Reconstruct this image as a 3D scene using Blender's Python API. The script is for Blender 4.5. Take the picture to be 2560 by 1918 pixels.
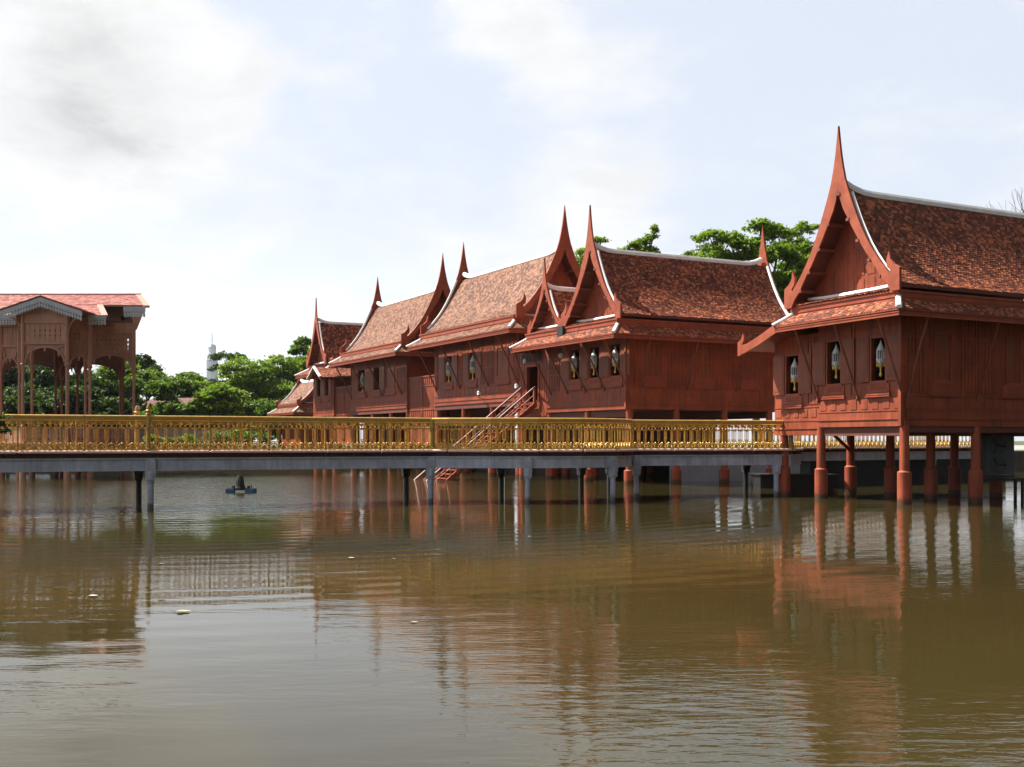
import bpy, math, random
import numpy as np
from mathutils import Vector
random.seed(7); RNG = np.random.default_rng(7)
S = bpy.context.scene
for o in list(bpy.data.objects): bpy.data.objects.remove(o)
COL = S.collection
R = math.radians
HC = 1.96                                    # eye height above the water
# ------------------------------------------------------------------ camera
cd = bpy.data.cameras.new('camera'); cam = bpy.data.objects.new('camera', cd); COL.objects.link(cam)
cam.location = (0, 0, HC); cam.rotation_euler = (R(90), 0, 0)
cd.sensor_width = 36; cd.lens = 2600 / 2560 * 36; cd.shift_y = (1102 - 959) / 2560
cd.clip_start = .1; cd.clip_end = 12000
S.camera = cam
# ------------------------------------------------------------------ light
SUN_AZ, SUN_EL = 158.0, 54.0                  # azimuth counted from +X towards +Y
sd = Vector((math.cos(R(SUN_EL)) * math.cos(R(SUN_AZ)), math.cos(R(SUN_EL)) * math.sin(R(SUN_AZ)), math.sin(R(SUN_EL))))
sl = bpy.data.lights.new('sun', 'SUN'); sl.energy = 5.0; sl.angle = R(.6); sl.color = (1, .95, .86)
so = bpy.data.objects.new('sun', sl); COL.objects.link(so); so.rotation_euler = sd.to_track_quat('Z', 'Y').to_euler()
so.location = (-60, 40, 80)
W = bpy.data.worlds.new('World'); S.world = W; W.use_nodes = True

class NT:
    """tiny helper to write node trees as expressions"""
    def __init__(s, nt): s.nt = nt; s.n = nt.nodes; s.l = nt.links
    def put(s, sock, v):
        if v is None: return
        if hasattr(v, 'default_value') or hasattr(v, 'is_output'): s.l.new(v, sock)
        else:
            if isinstance(v, (tuple, list)) and sock.type == 'RGBA' and len(v) == 3: v = (*v, 1)
            sock.default_value = v
    def node(s, t, **kw):
        n = s.n.new(t)
        for k, v in kw.items():
            if k in ('inp',): continue
            setattr(n, k, v)
        for k, v in kw.get('inp', {}).items(): s.put(n.inputs[k], v)
        return n
    def math(s, op, a, b=0.0, c=None, clamp=False):
        n = s.node('ShaderNodeMath', operation=op, use_clamp=clamp); s.put(n.inputs[0], a); s.put(n.inputs[1], b)
        if c is not None: s.put(n.inputs[2], c)
        return n.outputs[0]
    def vmath(s, op, a, b=(0, 0, 0), scale=None):
        n = s.node('ShaderNodeVectorMath', operation=op); s.put(n.inputs[0], a); s.put(n.inputs[1], b)
        if scale is not None: s.put(n.inputs['Scale'], scale)
        return n.outputs['Value'] if op in ('DISTANCE', 'DOT_PRODUCT', 'LENGTH') else n.outputs[0]
    def noise(s, vec, scale, detail=4, rough=.55, dist=0.0, out=0):
        n = s.node('ShaderNodeTexNoise', inp={'Scale': scale, 'Detail': detail, 'Roughness': rough, 'Distortion': dist})
        if vec is not None: s.l.new(vec, n.inputs['Vector'])
        return n.outputs[out]
    def ramp(s, v, lo, hi, a=0.0, b=1.0, smooth=True):
        n = s.node('ShaderNodeMapRange', interpolation_type='SMOOTHSTEP' if smooth else 'LINEAR')
        for i, x in enumerate((v, lo, hi, a, b)): s.put(n.inputs[i], x)
        return n.outputs[0]
    def mix(s, f, a, b, mode='MIX'):
        n = s.node('ShaderNodeMix', data_type='RGBA', blend_type=mode)
        s.put(n.inputs[0], f); s.put(n.inputs[6], a); s.put(n.inputs[7], b)
        return n.outputs[2]

def build_world():
    g = NT(W.node_tree); g.n.clear()
    sky = g.node('ShaderNodeTexSky', sky_type='NISHITA', sun_disc=False, sun_elevation=R(SUN_EL), sun_rotation=R(90 - SUN_AZ) % (2 * math.pi),
                 altitude=0, air_density=1.0, dust_density=2.5, ozone_density=1.0)
    tc = g.node('ShaderNodeTexCoord'); D = tc.outputs['Generated']
    # clear-sky part
    base = g.vmath('SCALE', sky.outputs[0], scale=.115)
    sep = g.node('ShaderNodeSeparateXYZ'); g.l.new(D, sep.inputs[0]); Z = sep.outputs[2]
    # clouds seen in perspective on a high layer plus billows near the horizon
    st = g.node('ShaderNodeMapping'); g.l.new(D, st.inputs[0]); st.inputs['Scale'].default_value = (1, 1, 2.4)
    n1 = g.noise(st.outputs[0], 3.3, 8, .58, .3)
    n2 = g.noise(st.outputs[0], 9.0, 6, .6, .2)
    def blob(px, py, rad, amp=1.0):
        v = Vector((px - 1280, 2600, 1102 - py)).normalized()
        nd = g.noise(D, 7.0, 7, .62, 0.0, out=1)
        off = g.vmath('SCALE', g.vmath('SUBTRACT', nd, (.5, .5, .5)), scale=.10)
        d = g.vmath('DISTANCE', g.vmath('ADD', D, off), tuple(v))
        return g.ramp(d, rad * .45, rad, amp, 0.0)
    hz = g.ramp(Z, .0, .30, 1.0, 0.0)
    cov = g.math('ADD', g.math('MULTIPLY', n1, 1.5), g.math('MULTIPLY', n2, .55)); cov = g.math('SUBTRACT', cov, .36)
    cov = g.math('ADD', cov, g.math('MULTIPLY', hz, .15))
    for b in (blob(130, 150, .17, .50), blob(330, 230, .12, .42), blob(560, 190, .075, .35), blob(1290, 0, .085, .45), blob(1500, 330, .12, .28),
              blob(420, 560, .13, .12), blob(850, 250, .05, .30), blob(900, 660, .14, .16)):
        cov = g.math('ADD', cov, b)
    for b in (blob(850, 120, .12, .22), blob(1050, 470, .17, .16), blob(2100, 330, .22, .14)):
        cov = g.math('SUBTRACT', cov, b)
    n3 = g.noise(st.outputs[0], 22, 5, .65, .4); cov = g.math('ADD', cov, g.math('MULTIPLY', g.math('SUBTRACT', n3, .5), .5)); f = g.ramp(cov, .50, 1.25)
    # underside shading of the thick clouds
    sh = g.ramp(g.noise(st.outputs[0], 5.4, 7, .62, .3), .42, .70, 0.0, .15)
    brk = g.ramp(g.noise(st.outputs[0], 11, 6, .62, .5), .30, .68, .5, 1.0)
    for b in (blob(215, 240, .085, .13), blob(330, 235, .085, .14), blob(110, 260, .07, .08), blob(800, 600, .08, .10), blob(430, 735, .07, .12)):
        sh = g.math('ADD', sh, g.math('MULTIPLY', b, brk))
    sh = g.math('MULTIPLY', sh, f)
    white = g.vmath('SCALE', (.965, .967, .975), scale=g.math('SUBTRACT', 1.0, sh))
    thin = g.vmath('ADD', g.vmath('SCALE', base, scale=.25), (.655, .70, .785))     # thin high veil over the blue
    # the half of the sky away from the sun and the zenith is a little dimmer
    sdot = g.vmath('DOT_PRODUCT', D, tuple(Vector((sd.x, sd.y, .25)).normalized()))
    dim = g.ramp(sdot, -.50, .02, .045, .425)
    zen = g.ramp(Z, .42, .95, 1.0, .32); lob = g.ramp(g.vmath('DOT_PRODUCT', D, (-.82, .56, 0)), .42, .80, 0.0, 1.0)
    zen = g.math('MULTIPLY', zen, g.math('ADD', 1.0, g.math('MULTIPLY', lob, g.ramp(Z, .05, .22, .36, .0))))
    colr = g.vmath('SCALE', g.mix(f, thin, white), scale=g.math('MULTIPLY', dim, zen))
    bg = g.node('ShaderNodeBackground', inp={'Strength': 1.0}); g.l.new(colr, bg.inputs[0])
    out = g.node('ShaderNodeOutputWorld'); g.l.new(bg.outputs[0], out.inputs[0])
build_world()
S.view_settings.view_transform = 'Standard'; S.view_settings.look = 'None'
S.view_settings.exposure = 1.3; S.view_settings.gamma = 1.0; S.view_settings.use_curve_mapping = False
S.render.engine = 'CYCLES'
S.cycles.max_bounces = 8; S.cycles.transparent_max_bounces = 8; S.cycles.caustics_reflective = False; S.cycles.caustics_refractive = False

# ------------------------------------------------------------------ materials
def new_mat(name):
    m = bpy.data.materials.new(name); m.use_nodes = True; g = NT(m.node_tree); g.n.clear()
    p = g.node('ShaderNodeBsdfPrincipled'); o = g.node('ShaderNodeOutputMaterial'); g.l.new(p.outputs[0], o.inputs[0])
    return m, g, p
def mat(name, c, rough=.6, var=.25, scale=3.0, metal=0.0, island=0.0, bump=0.0, bscale=20, streak=0.0, spec=.5, c2=None, c2lo=.5, c2hi=.7, tide=False):
    m, g, p = new_mat(name)
    P = g.node('ShaderNodeTexCoord').outputs['Object']
    n = g.noise(P, scale, 6, .6)
    k = g.ramp(n, .3, .7, 1 - var, 1 + var)
    col = g.vmath('SCALE', c, scale=k)
    if c2 is not None:
        col = g.mix(g.ramp(g.noise(P, scale * 1.7, 6, .65), c2lo, c2hi), col, c2)
    if tide:      # algae line left by the water
        sp = g.node('ShaderNodeSeparateXYZ'); g.l.new(P, sp.inputs[0])
        hgt = g.math('ADD', sp.outputs[2], g.math('MULTIPLY', g.noise(P, 7, 4, .6), -.22))
        col = g.mix(g.ramp(hgt, -.02, .12, .82, 0.0), col, (.045, .035, .018))
    if streak:
        mp = g.node('ShaderNodeMapping'); g.l.new(P, mp.inputs[0]); mp.inputs['Scale'].default_value = (9, 9, .7)
        sn = g.noise(mp.outputs[0], 1.0, 5, .6)
        col = g.vmath('SCALE', col, scale=g.ramp(sn, .35, .7, 1 + streak * .4, 1 - streak))
    if island:
        ge = g.node('ShaderNodeNewGeometry')
        col = g.vmath('SCALE', col, scale=g.ramp(ge.outputs['Random Per Island'], 0, 1, 1 - island, 1 + island, smooth=False))
    g.put(p.inputs['Base Color'], col)
    p.inputs['Roughness'].default_value = rough; p.inputs['Metallic'].default_value = metal; p.inputs['Specular IOR Level'].default_value = spec
    g.put(p.inputs['Roughness'], g.ramp(n, .3, .7, rough * .85, min(1, rough * 1.15)))
    if bump:
        b = g.node('ShaderNodeBump', inp={'Strength': .6, 'Distance': bump}); g.put(b.inputs['Height'], g.noise(P, bscale, 5, .6)); g.l.new(b.outputs[0], p.inputs['Normal'])
    return m
def tile_mat(name, dark, mid, bright, lo, hi, rough=.75):
    """fired clay tiles: every tile its own tone, whole patches blackened by lichen"""
    m, g, p = new_mat(name)
    P = g.node('ShaderNodeTexCoord').outputs['Object']
    ri = g.node('ShaderNodeNewGeometry').outputs['Random Per Island']
    patch = g.math('ADD', g.math('MULTIPLY', g.noise(P, 1.1, 5, .65), .45), g.math('MULTIPLY', g.noise(P, 5.5, 4, .6), .30))
    t = g.math('ADD', g.math('MULTIPLY', ri, .55), patch)
    a = g.mix(g.ramp(t, lo, (lo + hi) / 2), dark, mid)
    c = g.mix(g.ramp(t, (lo + hi) / 2, hi), a, bright)
    fine = g.noise(P, 26, 3, .6)
    g.put(p.inputs['Base Color'], g.vmath('SCALE', c, scale=g.ramp(fine, .3, .7, .75, 1.25)))
    p.inputs['Roughness'].default_value = rough; p.inputs['Specular IOR Level'].default_value = .3
    return m
M = {}
M['red'] = mat('red_painted_teak', (.265, .056, .021), .55, .24, 1.1, streak=.28, bump=.004, bscale=40, spec=.35)
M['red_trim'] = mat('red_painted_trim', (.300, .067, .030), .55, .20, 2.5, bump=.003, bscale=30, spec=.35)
M['red_shutter'] = mat('brown_red_shutter_paint', (.21, .055, .022), .5, .2, 2.0, streak=.2, spec=.35)
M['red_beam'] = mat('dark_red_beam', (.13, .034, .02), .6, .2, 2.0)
M['brace'] = mat('brown_brace_wood', (0.176, 0.048, 0.024), .6, .2, 3.0)
M['pillar'] = mat('red_painted_pillar', (.300, .064, .028), .6, .2, 1.5, streak=.25, spec=.3, tide=True)
M['interior_shade'] = mat('painted_interior_shade', (.035, .018, .012), .8, .2)  # near-black, stands for the shade inside the transom
M['tile_a'] = tile_mat('clay_tiles_dark_orange', (.048, .018, .012), (.185, .050, .027), (.56, .175, .07), .28, 1.0)
M['tile_c'] = tile_mat('clay_tiles_weathered_pink', (.030, .016, .010), (.135, .052, .029), (.30, .145, .085), .28, .86)
M['white'] = mat('white_plaster_capping', (.80, .81, .80), .6, .08, 3, c2=(.42, .42, .38), c2lo=.62, c2hi=.85)
M['gold'] = mat('gold_paint', (.42, .265, .045), .42, .3, 2.2, metal=.35, spec=.5, c2=(.16, .085, .025), c2lo=.56, c2hi=.8)
M['gold_rail'] = mat('gold_handrail_paint', (0.567, 0.343, 0.086), .35, .12, 6, metal=.2)
M['grey'] = mat('grey_blue_steel_paint', (0.374, 0.399, 0.472), .5, .18, 2.5, streak=.2, c2=(.10, .10, .10), c2lo=.62, c2hi=.85, tide=True)
M['grey_dark'] = mat('dark_steel', (.025, .025, .022), .6, .2)
M['pipe'] = mat('white_pipe_plastic', (0.409, 0.429, 0.383), .4, .1)
M['deck'] = mat('pinkish_deck_boards', (0.540, 0.281, 0.227), .6, .15, 4)
M['stair_rail'] = mat('sunlit_pale_red_handrail', (0.236, 0.096, 0.068), .45, .15, 4)  # paleness puts sunlight on the rail into the colour
M['kerb'] = mat('sunlit_pink_kerb', (.86, .60, .50), .5, .12, 4)  # lighter than the deck: sun on its edge put into the colour
M['joist'] = mat('dark_red_joist', (.08, .02, .018), .7, .2)
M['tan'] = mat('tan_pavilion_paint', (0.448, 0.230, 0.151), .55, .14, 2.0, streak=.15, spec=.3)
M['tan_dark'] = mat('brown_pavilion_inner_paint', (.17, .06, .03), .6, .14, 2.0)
M['lace'] = mat('grey_green_fretwork_paint', (.42, .46, .48), .6, .12, 3.0)
M['lantern_white'] = mat('lantern_flower_white', (0.640, 0.656, 0.624), .6, .15, 20)
M['lantern_gold'] = mat('lantern_gold', (.80, .52, .10), .4, .15, 20, metal=.2)
M['blue'] = mat('blue_plastic_float', (.03, .09, .17), .5, .2)
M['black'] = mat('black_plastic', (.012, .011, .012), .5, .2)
M['conc'] = mat('white_retaining_wall', (0.264, 0.264, 0.284), .8, .15, 1.0, streak=.12)
M['trunk'] = mat('tree_bark', (0.086, 0.066, 0.050), .85, .3, 4)
M['twig'] = mat('grey_bare_twig', (0.106, 0.099, 0.099), .85, .2, 4)

def roof_mat_pav():
    m, g, p = new_mat('salmon_diamond_shingles')
    P = g.node('ShaderNodeTexCoord').outputs['Object']
    ri = g.node('ShaderNodeNewGeometry').outputs['Random Per Island']
    g.put(p.inputs['Base Color'], g.vmath('SCALE', (.53, .235, .20), scale=g.ramp(g.math('ADD', g.math('MULTIPLY', ri, .5), g.math('MULTIPLY', g.noise(P, 2, 4), .6)), .2, .8, .85, 1.12)))
    p.inputs['Roughness'].default_value = .6
    return m
M['pav_roof'] = roof_mat_pav()
M['pav_trim'] = mat('dark_red_ridge', (0.158, 0.030, 0.023), .6, .1)
M['pav_verge'] = mat('salmon_verge_tiles', (0.409, 0.178, 0.125), .6, .1)
def leaf_mat(name, c1, c2, c3):
    m, g, p = new_mat(name)
    P = g.node('ShaderNodeTexCoord').outputs['Object']
    ri = g.node('ShaderNodeNewGeometry').outputs['Random Per Island']
    a = g.mix(g.ramp(g.math('ADD', g.math('MULTIPLY', ri, .6), g.math('MULTIPLY', g.noise(P, .8, 3), .5)), .25, .85), c1, c2)
    a = g.mix(g.ramp(ri, .9, .97), a, c3)
    g.put(p.inputs['Base Color'], a)
    p.inputs['Roughness'].default_value = .55; p.inputs['Specular IOR Level'].default_value = .25
    tr = g.node('ShaderNodeBsdfTranslucent'); g.l.new(g.vmath('MULTIPLY', a, (1.25, 1.3, .45)), tr.inputs[0])
    mx = g.node('ShaderNodeMixShader', inp={0: .38}); g.l.new(p.outputs[0], mx.inputs[1]); g.l.new(tr.outputs[0], mx.inputs[2])
    g.l.new(mx.outputs[0], g.n['Material Output'].inputs[0])
    return m
M['leaf_dark'] = leaf_mat('leaves_dark_green', (.015, .036, .008), (.045, .085, .016), (.07, .10, .02))
M['leaf_mid'] = leaf_mat('leaves_mid_green', (.05, .10, .016), (.135, .215, .034), (.18, .22, .04))
M['leaf_light'] = leaf_mat('leaves_light_green', (.085, .16, .017), (.22, .335, .04), (.29, .31, .05))

def water_mat():
    m, g, p = new_mat('muddy_pond_water')
    P = g.node('ShaderNodeTexCoord').outputs['Object']
    p.inputs['Roughness'].default_value = .025; p.inputs['IOR'].default_value = 1.333
    g.put(p.inputs['Base Color'], g.vmath('SCALE', (.033, .0265, .0085), scale=g.ramp(g.noise(P, .12, 4, .6), .3, .7, .86, 1.14)))
    def lay(sx, sy, rot, scale, detail, rough, dist=0.0):
        mp = g.node('ShaderNodeMapping'); g.l.new(P, mp.inputs[0]); mp.inputs['Scale'].default_value = (sx, sy, 1); mp.inputs['Rotation'].default_value = (0, 0, R(rot))
        return g.noise(mp.outputs[0], scale, detail, rough, dist)
    swell = lay(.35, 1.0, 4, .55, 3, .5)
    rip = lay(.45, 1.4, -6, 3.6, 4, .5, .3)
    fine = lay(.5, 1.5, 8, 8.0, 3, .5)
    # breezy patches: stronger ripple in the open left basin beyond the bridge and in the lower right
    patch = g.ramp(g.noise(P, .16, 3, .5), .38, .62, .25, 1.5)
    def pool(x, y, r0, r1, sx=1.0):
        q = g.vmath('MULTIPLY', g.vmath('SUBTRACT', P, (x, y, 0)), (sx, 1, 0)); w = g.math('ADD', g.vmath('LENGTH', q), g.math('MULTIPLY', g.math('SUBTRACT', g.noise(P, .35, 3, .5), .5), r1 * .5))
        return g.ramp(w, r0, r1, 1.0, 0.0)
    breeze = pool(-12.5, 43, 10, 20); near = g.math('ADD', pool(2.0, 7.2, .8, 2.6, .75), pool(5.2, 7.5, .6, 2.0))
    chop = lay(.6, 1.5, 5, 2.7, 3, .55); nip = lay(.45, 1.3, -12, 5.5, 3, .5, .4)
    extra = g.math('ADD', g.math('MULTIPLY', g.math('MULTIPLY', chop, breeze), .045), g.math('MULTIPLY', g.math('MULTIPLY', nip, near), .0075))
    h = g.math('ADD', g.math('MULTIPLY', swell, .009), g.math('MULTIPLY', g.math('MULTIPLY', rip, patch), .0036))
    h = g.math('ADD', h, g.math('MULTIPLY', g.math('MULTIPLY', fine, patch), .0020))
    h = g.math('ADD', h, extra)
    # faint ring waves spreading from the aerator
    wv = g.vmath('DISTANCE', P, (-9.5, 39.2, 0))
    ring = g.math('SINE', g.math('MULTIPLY', wv, 9.0))
    amp = g.ramp(wv, 4, 42, .0014, .0003)
    h = g.math('ADD', h, g.math('MULTIPLY', ring, amp))
    b = g.node('ShaderNodeBump', inp={'Strength': 1.0, 'Distance': 1.0}); g.put(b.inputs['Height'], h); g.l.new(b.outputs[0], p.inputs['Normal'])
    return m
M['water'] = water_mat()
M['ground'] = mat('grass_and_earth', (0.050, 0.059, 0.023), .9, .25, .3, c2=(.13, .10, .06), c2lo=.5, c2hi=.7)
M['court'] = mat('pale_courtyard_paving', (0.272, 0.262, 0.232), .9, .12, .4)

# ------------------------------------------------------------------ mesh helpers
WL = {}
class MB:
    def __init__(s): s.v = []; s.f = []
    def add(s, vs, fs):
        k = len(s.v); s.v.extend([tuple(v) for v in vs]); s.f.extend([tuple(i + k for i in f) for f in fs]); return s
    def box(s, T, a, b, c):
        """box in the frame T: a=(a0,a1) ..."""
        vs = [T(x, y, z) for x in a for y in b for z in c]
        return s.add(vs, [(0, 1, 3, 2), (4, 6, 7, 5), (0, 4, 5, 1), (2, 3, 7, 6), (0, 2, 6, 4), (1, 5, 7, 3)])
    def prism(s, T, pts, c0, c1):
        """polygon (p,q) extruded along the third coordinate, T(p,q,c)"""
        n = len(pts); vs = [T(p, q, c0) for p, q in pts] + [T(p, q, c1) for p, q in pts]
        fs = [tuple(range(n)), tuple(range(2 * n - 1, n - 1, -1))] + [(i, (i + 1) % n, n + (i + 1) % n, n + i) for i in range(n)]
        return s.add(vs, fs)
    def strip(s, T, A, B, c0, c1, cap=True):
        """solid band between two paths A,B (lists of (p,q)), thickness c0..c1"""
        n = len(A); vs = [T(*p, c) for c in (c0, c1) for P in (A, B) for p in P]
        ix = lambda c, w, i: (c * 2 + w) * n + i
        fs = []
        for i in range(n - 1):
            for c in (0, 1): fs.append((ix(c, 0, i), ix(c, 0, i + 1), ix(c, 1, i + 1), ix(c, 1, i)))
            for w in (0, 1): fs.append((ix(0, w, i), ix(0, w, i + 1), ix(1, w, i + 1), ix(1, w, i)))
        for i in (0, n - 1): fs.append((ix(0, 0, i), ix(0, 1, i), ix(1, 1, i), ix(1, 0, i)))
        return s.add(vs, fs)
    def tube(s, p0, p1, r0, r1=None, n=8, caps=True):
        r1 = r0 if r1 is None else r1; p0 = Vector(p0); p1 = Vector(p1); d = (p1 - p0)
        if d.length < 1e-6: return s
        d.normalize(); a = d.orthogonal().normalized(); b = d.cross(a)
        vs = [p + (a * math.cos(2 * math.pi * i / n) + b * math.sin(2 * math.pi * i / n)) * r for p, r in ((p0, r0), (p1, r1)) for i in range(n)]
        fs = [(i, (i + 1) % n, n + (i + 1) % n, n + i) for i in range(n)]
        if caps: fs += [tuple(range(n)), tuple(range(n, 2 * n))]
        return s.add(vs, fs)
    def lathe(s, c, prof, n=12, sq=False):
        """prof: list of (radius, z) from bottom to top around the vertical through c"""
        c = Vector(c); k = math.pi / n if sq else 0; q = math.sqrt(2) if sq and n == 4 else 1
        vs = [(c.x + r * q * math.cos(2 * math.pi * i / n + k), c.y + r * q * math.sin(2 * math.pi * i / n + k), c.z + z) for r, z in prof for i in range(n)]
        fs = [(j * n + i, j * n + (i + 1) % n, (j + 1) * n + (i + 1) % n, (j + 1) * n + i) for j in range(len(prof) - 1) for i in range(n)]
        fs += [tuple(range(n)), tuple(range((len(prof) - 1) * n, len(prof) * n))]
        return s.add(vs, fs)
    def build(s, name, m, parent=None, smooth=False, label=None, loc=None):
        o0 = WL[parent.name] if parent is not None else Vector(loc or (0, 0, 0))
        me = bpy.data.meshes.new(name)
        me.from_pydata([(x - o0.x, y - o0.y, z - o0.z) for x, y, z in s.v], [], s.f); me.update()
        me.materials.append(m)
        if smooth: me.polygons.foreach_set('use_smooth', [True] * len(me.polygons))
        o = bpy.data.objects.new(name, me); COL.objects.link(o)
        if parent is not None: o.parent = parent
        else: o.location = o0
        WL[o.name] = o0.copy()
        if label: o['label'] = label
        return o
def tag(o, label=None, cat=None, group=None, kind=None):
    if label: o['label'] = label
    if cat: o['category'] = cat
    if group: o['group'] = group
    if kind: o['kind'] = kind
    return o
def empty(name, loc, label, cat, group=None):
    o = bpy.data.objects.new(name, None); COL.objects.link(o); o.location = loc; o.empty_display_size = .3
    WL[o.name] = Vector(loc); return tag(o, label, cat, group)
def copy_thing(src, loc, label, group=None, rotz=None, scale=None):
    c = src.copy(); COL.objects.link(c); c.location = loc; c['label'] = label
    if rotz is not None: c.rotation_euler = (0, 0, rotz)
    if scale is not None: c.scale = (scale,) * 3 if not isinstance(scale, tuple) else scale
    if group: c['group'] = group
    for ch in [o for o in src.children]:
        d = ch.copy(); COL.objects.link(d); d.parent = c
        for gc in list(ch.children):
            e = gc.copy(); COL.objects.link(e); e.parent = d
    return c
def nrm(x, y): k = math.hypot(x, y); return (x / k, y / k)
def frame(O, G, Rv):
    return lambda g, r, z: (O[0] + g * G[0] + r * Rv[0], O[1] + g * G[1] + r * Rv[1], z)
XYZ = lambda x, y, z: (x, y, z)
def V(t): return Vector(t)

def seg_frame(p, q):
    dx, dy = q[0] - p[0], q[1] - p[1]; l = math.hypot(dx, dy); dx /= l; dy /= l
    return (lambda s, o, z: (p[0] + s * dx + o * dy, p[1] + s * dy - o * dx, z)), l, math.atan2(dy, dx)   # o>0 to the right of travel (towards the viewer for front)
# ------------------------------------------------------------------ Thai house kit
# silhouettes measured on the gable board: half width, height (foot 6.45, ridge 9.9, tip 12.0)
OUT = [(0.0, 12.0), (.03, 11.75), (.07, 11.45), (.13, 11.05), (.21, 10.65), (.31, 10.25), (.44, 9.9), (.56, 9.6), (.70, 9.28), (.87, 8.9), (1.04, 8.56), (1.28, 8.13), (1.52, 7.77), (1.84, 7.36), (2.18, 7.0)]
INN = [(0.0, 11.9), (0, 11.65), (0, 11.3), (0, 10.9), (0, 10.5), (0, 10.15), (0.0, 9.95), (.10, 9.62), (.22, 9.33), (.44, 8.96), (.66, 8.6), (.95, 8.14), (1.2, 7.78), (1.52, 7.38), (1.84, 6.92)]
FOOT = [(2.18, 7.0), (2.21, 7.08), (2.08, 7.2), (2.05, 7.42), (2.16, 7.68), (2.21, 7.42), (2.36, 7.24), (2.57, 7.12), (2.57, 6.45), (2.22, 6.45), (2.08, 6.68), (1.84, 6.92)]
ROOFP = [(0, 9.93), (.12, 9.80), (.32, 9.50), (.52, 9.18), (.75, 8.78), (.98, 8.38), (1.22, 8.0), (1.48, 7.62), (1.8, 7.22), (2.1, 6.92), (2.42, 6.68)]
class Gable:
    def __init__(s, T, c, half, zf, zr, zt): s.T = T; s.c = c; s.k = half / 2.57; s.zf = zf; s.zr = zr; s.zt = zt
    def zm(s, z): return s.zf + (z - 6.45) / 3.45 * (s.zr - s.zf) if z <= 9.9 else s.zr + (z - 9.9) / 2.1 * (s.zt - s.zr)
    def pts(s, L, sg): return [(s.c + sg * x * s.k, s.zm(z)) for x, z in L]
    def Tp(s, p, q, c): return s.T(p, c, q)      # (g, z, r)
    def board(s, mb, r0, th):
        for sg in (1, -1):
            mb.strip(s.Tp, s.pts(OUT, sg), s.pts(INN, sg), r0, r0 + th)
            mb.prism(s.Tp, s.pts(FOOT, sg), r0 - .006, r0 + th + .006)
def tile_surface(T, path, rfun, step, tw, sg=1, mb=None, lift=.020):
    """overlapping clay tiles down a path [(g,z)..]; rfun(u)->(r0,r1) limits each course (u 0..1 from the top)"""
    mb = mb or MB()
    P = [Vector((g, z)) for g, z in path]; seg = [(P[i + 1] - P[i]).length for i in range(len(P) - 1)]; tot = sum(seg)
    def at(d):
        d = max(0, min(tot - 1e-6, d)); i = 0
        while d > seg[i]: d -= seg[i]; i += 1
        t = (P[i + 1] - P[i]) / seg[i]; return P[i] + t * d, Vector((-t.y, t.x)) * (1 if t.x * sg < 0 or True else -1)
    n = max(1, int(tot / step)); step = tot / n
    for j in range(n):
        d0 = j * step - step * .35; d1 = (j + 1) * step + .01
        A, na = at(max(0, d0)); B, nb = at(d1)
        if na.y < 0: na = -na
        if nb.y < 0: nb = -nb
        Bm, nm = at(d1 - step * .38)
        if nm.y < 0: nm = -nm
        A = A + na * .002; B = B + nb * lift; Bm = Bm + nm * lift * .8
        r0, r1 = rfun((j + .5) / n); off = (j % 2) * tw * .5
        m = int((r1 - r0) / tw) + 1
        for i in range(m):
            x0 = r0 + i * tw - off; x1 = x0 + tw * .965
            x0 = max(x0, r0); x1 = min(x1, r1)
            if x1 - x0 < tw * .2: continue
            xm = (x0 + x1) / 2; jz = random.uniform(-.006, .009); je = random.uniform(-.008, .008)
            vs = [T(A.x, x0, A.y), T(A.x, x1, A.y), T(Bm.x, x1, Bm.y + jz), T(B.x, xm + je, B.y + jz), T(Bm.x, x0, Bm.y + jz)]
            lo = [T(Bm.x, x1, Bm.y + jz - .03), T(B.x, xm + je, B.y + jz - .03), T(Bm.x, x0, Bm.y + jz - .03)]
            mb.add(vs + lo, [(0, 1, 2, 3, 4), (2, 5, 6, 3), (3, 6, 7, 4)])
    return mb
def sweep(mb, pts, w, h, up=Vector((0, 0, 1))):
    """rounded bar along 3-D points"""
    pts = [Vector(p) for p in pts]; n = len(pts); prof = [(-.5, 0), (-.5, .55), (-.3, .92), (0, 1), (.3, .92), (.5, .55), (.5, 0)]
    vs = []
    for i, p in enumerate(pts):
        t = (pts[min(i + 1, n - 1)] - pts[max(i - 1, 0)]).normalized(); sd_ = t.cross(up).normalized(); nn = sd_.cross(t)
        vs += [p + sd_ * a * w + nn * b * h for a, b in prof]
    k = len(prof)
    fs = [(i * k + j, i * k + (j + 1) % k, (i + 1) * k + (j + 1) % k, (i + 1) * k + j) for i in range(n - 1) for j in range(k)]
    fs += [tuple(range(k)), tuple(range((n - 1) * k, n * k))]
    return mb.add(vs, fs)
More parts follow.
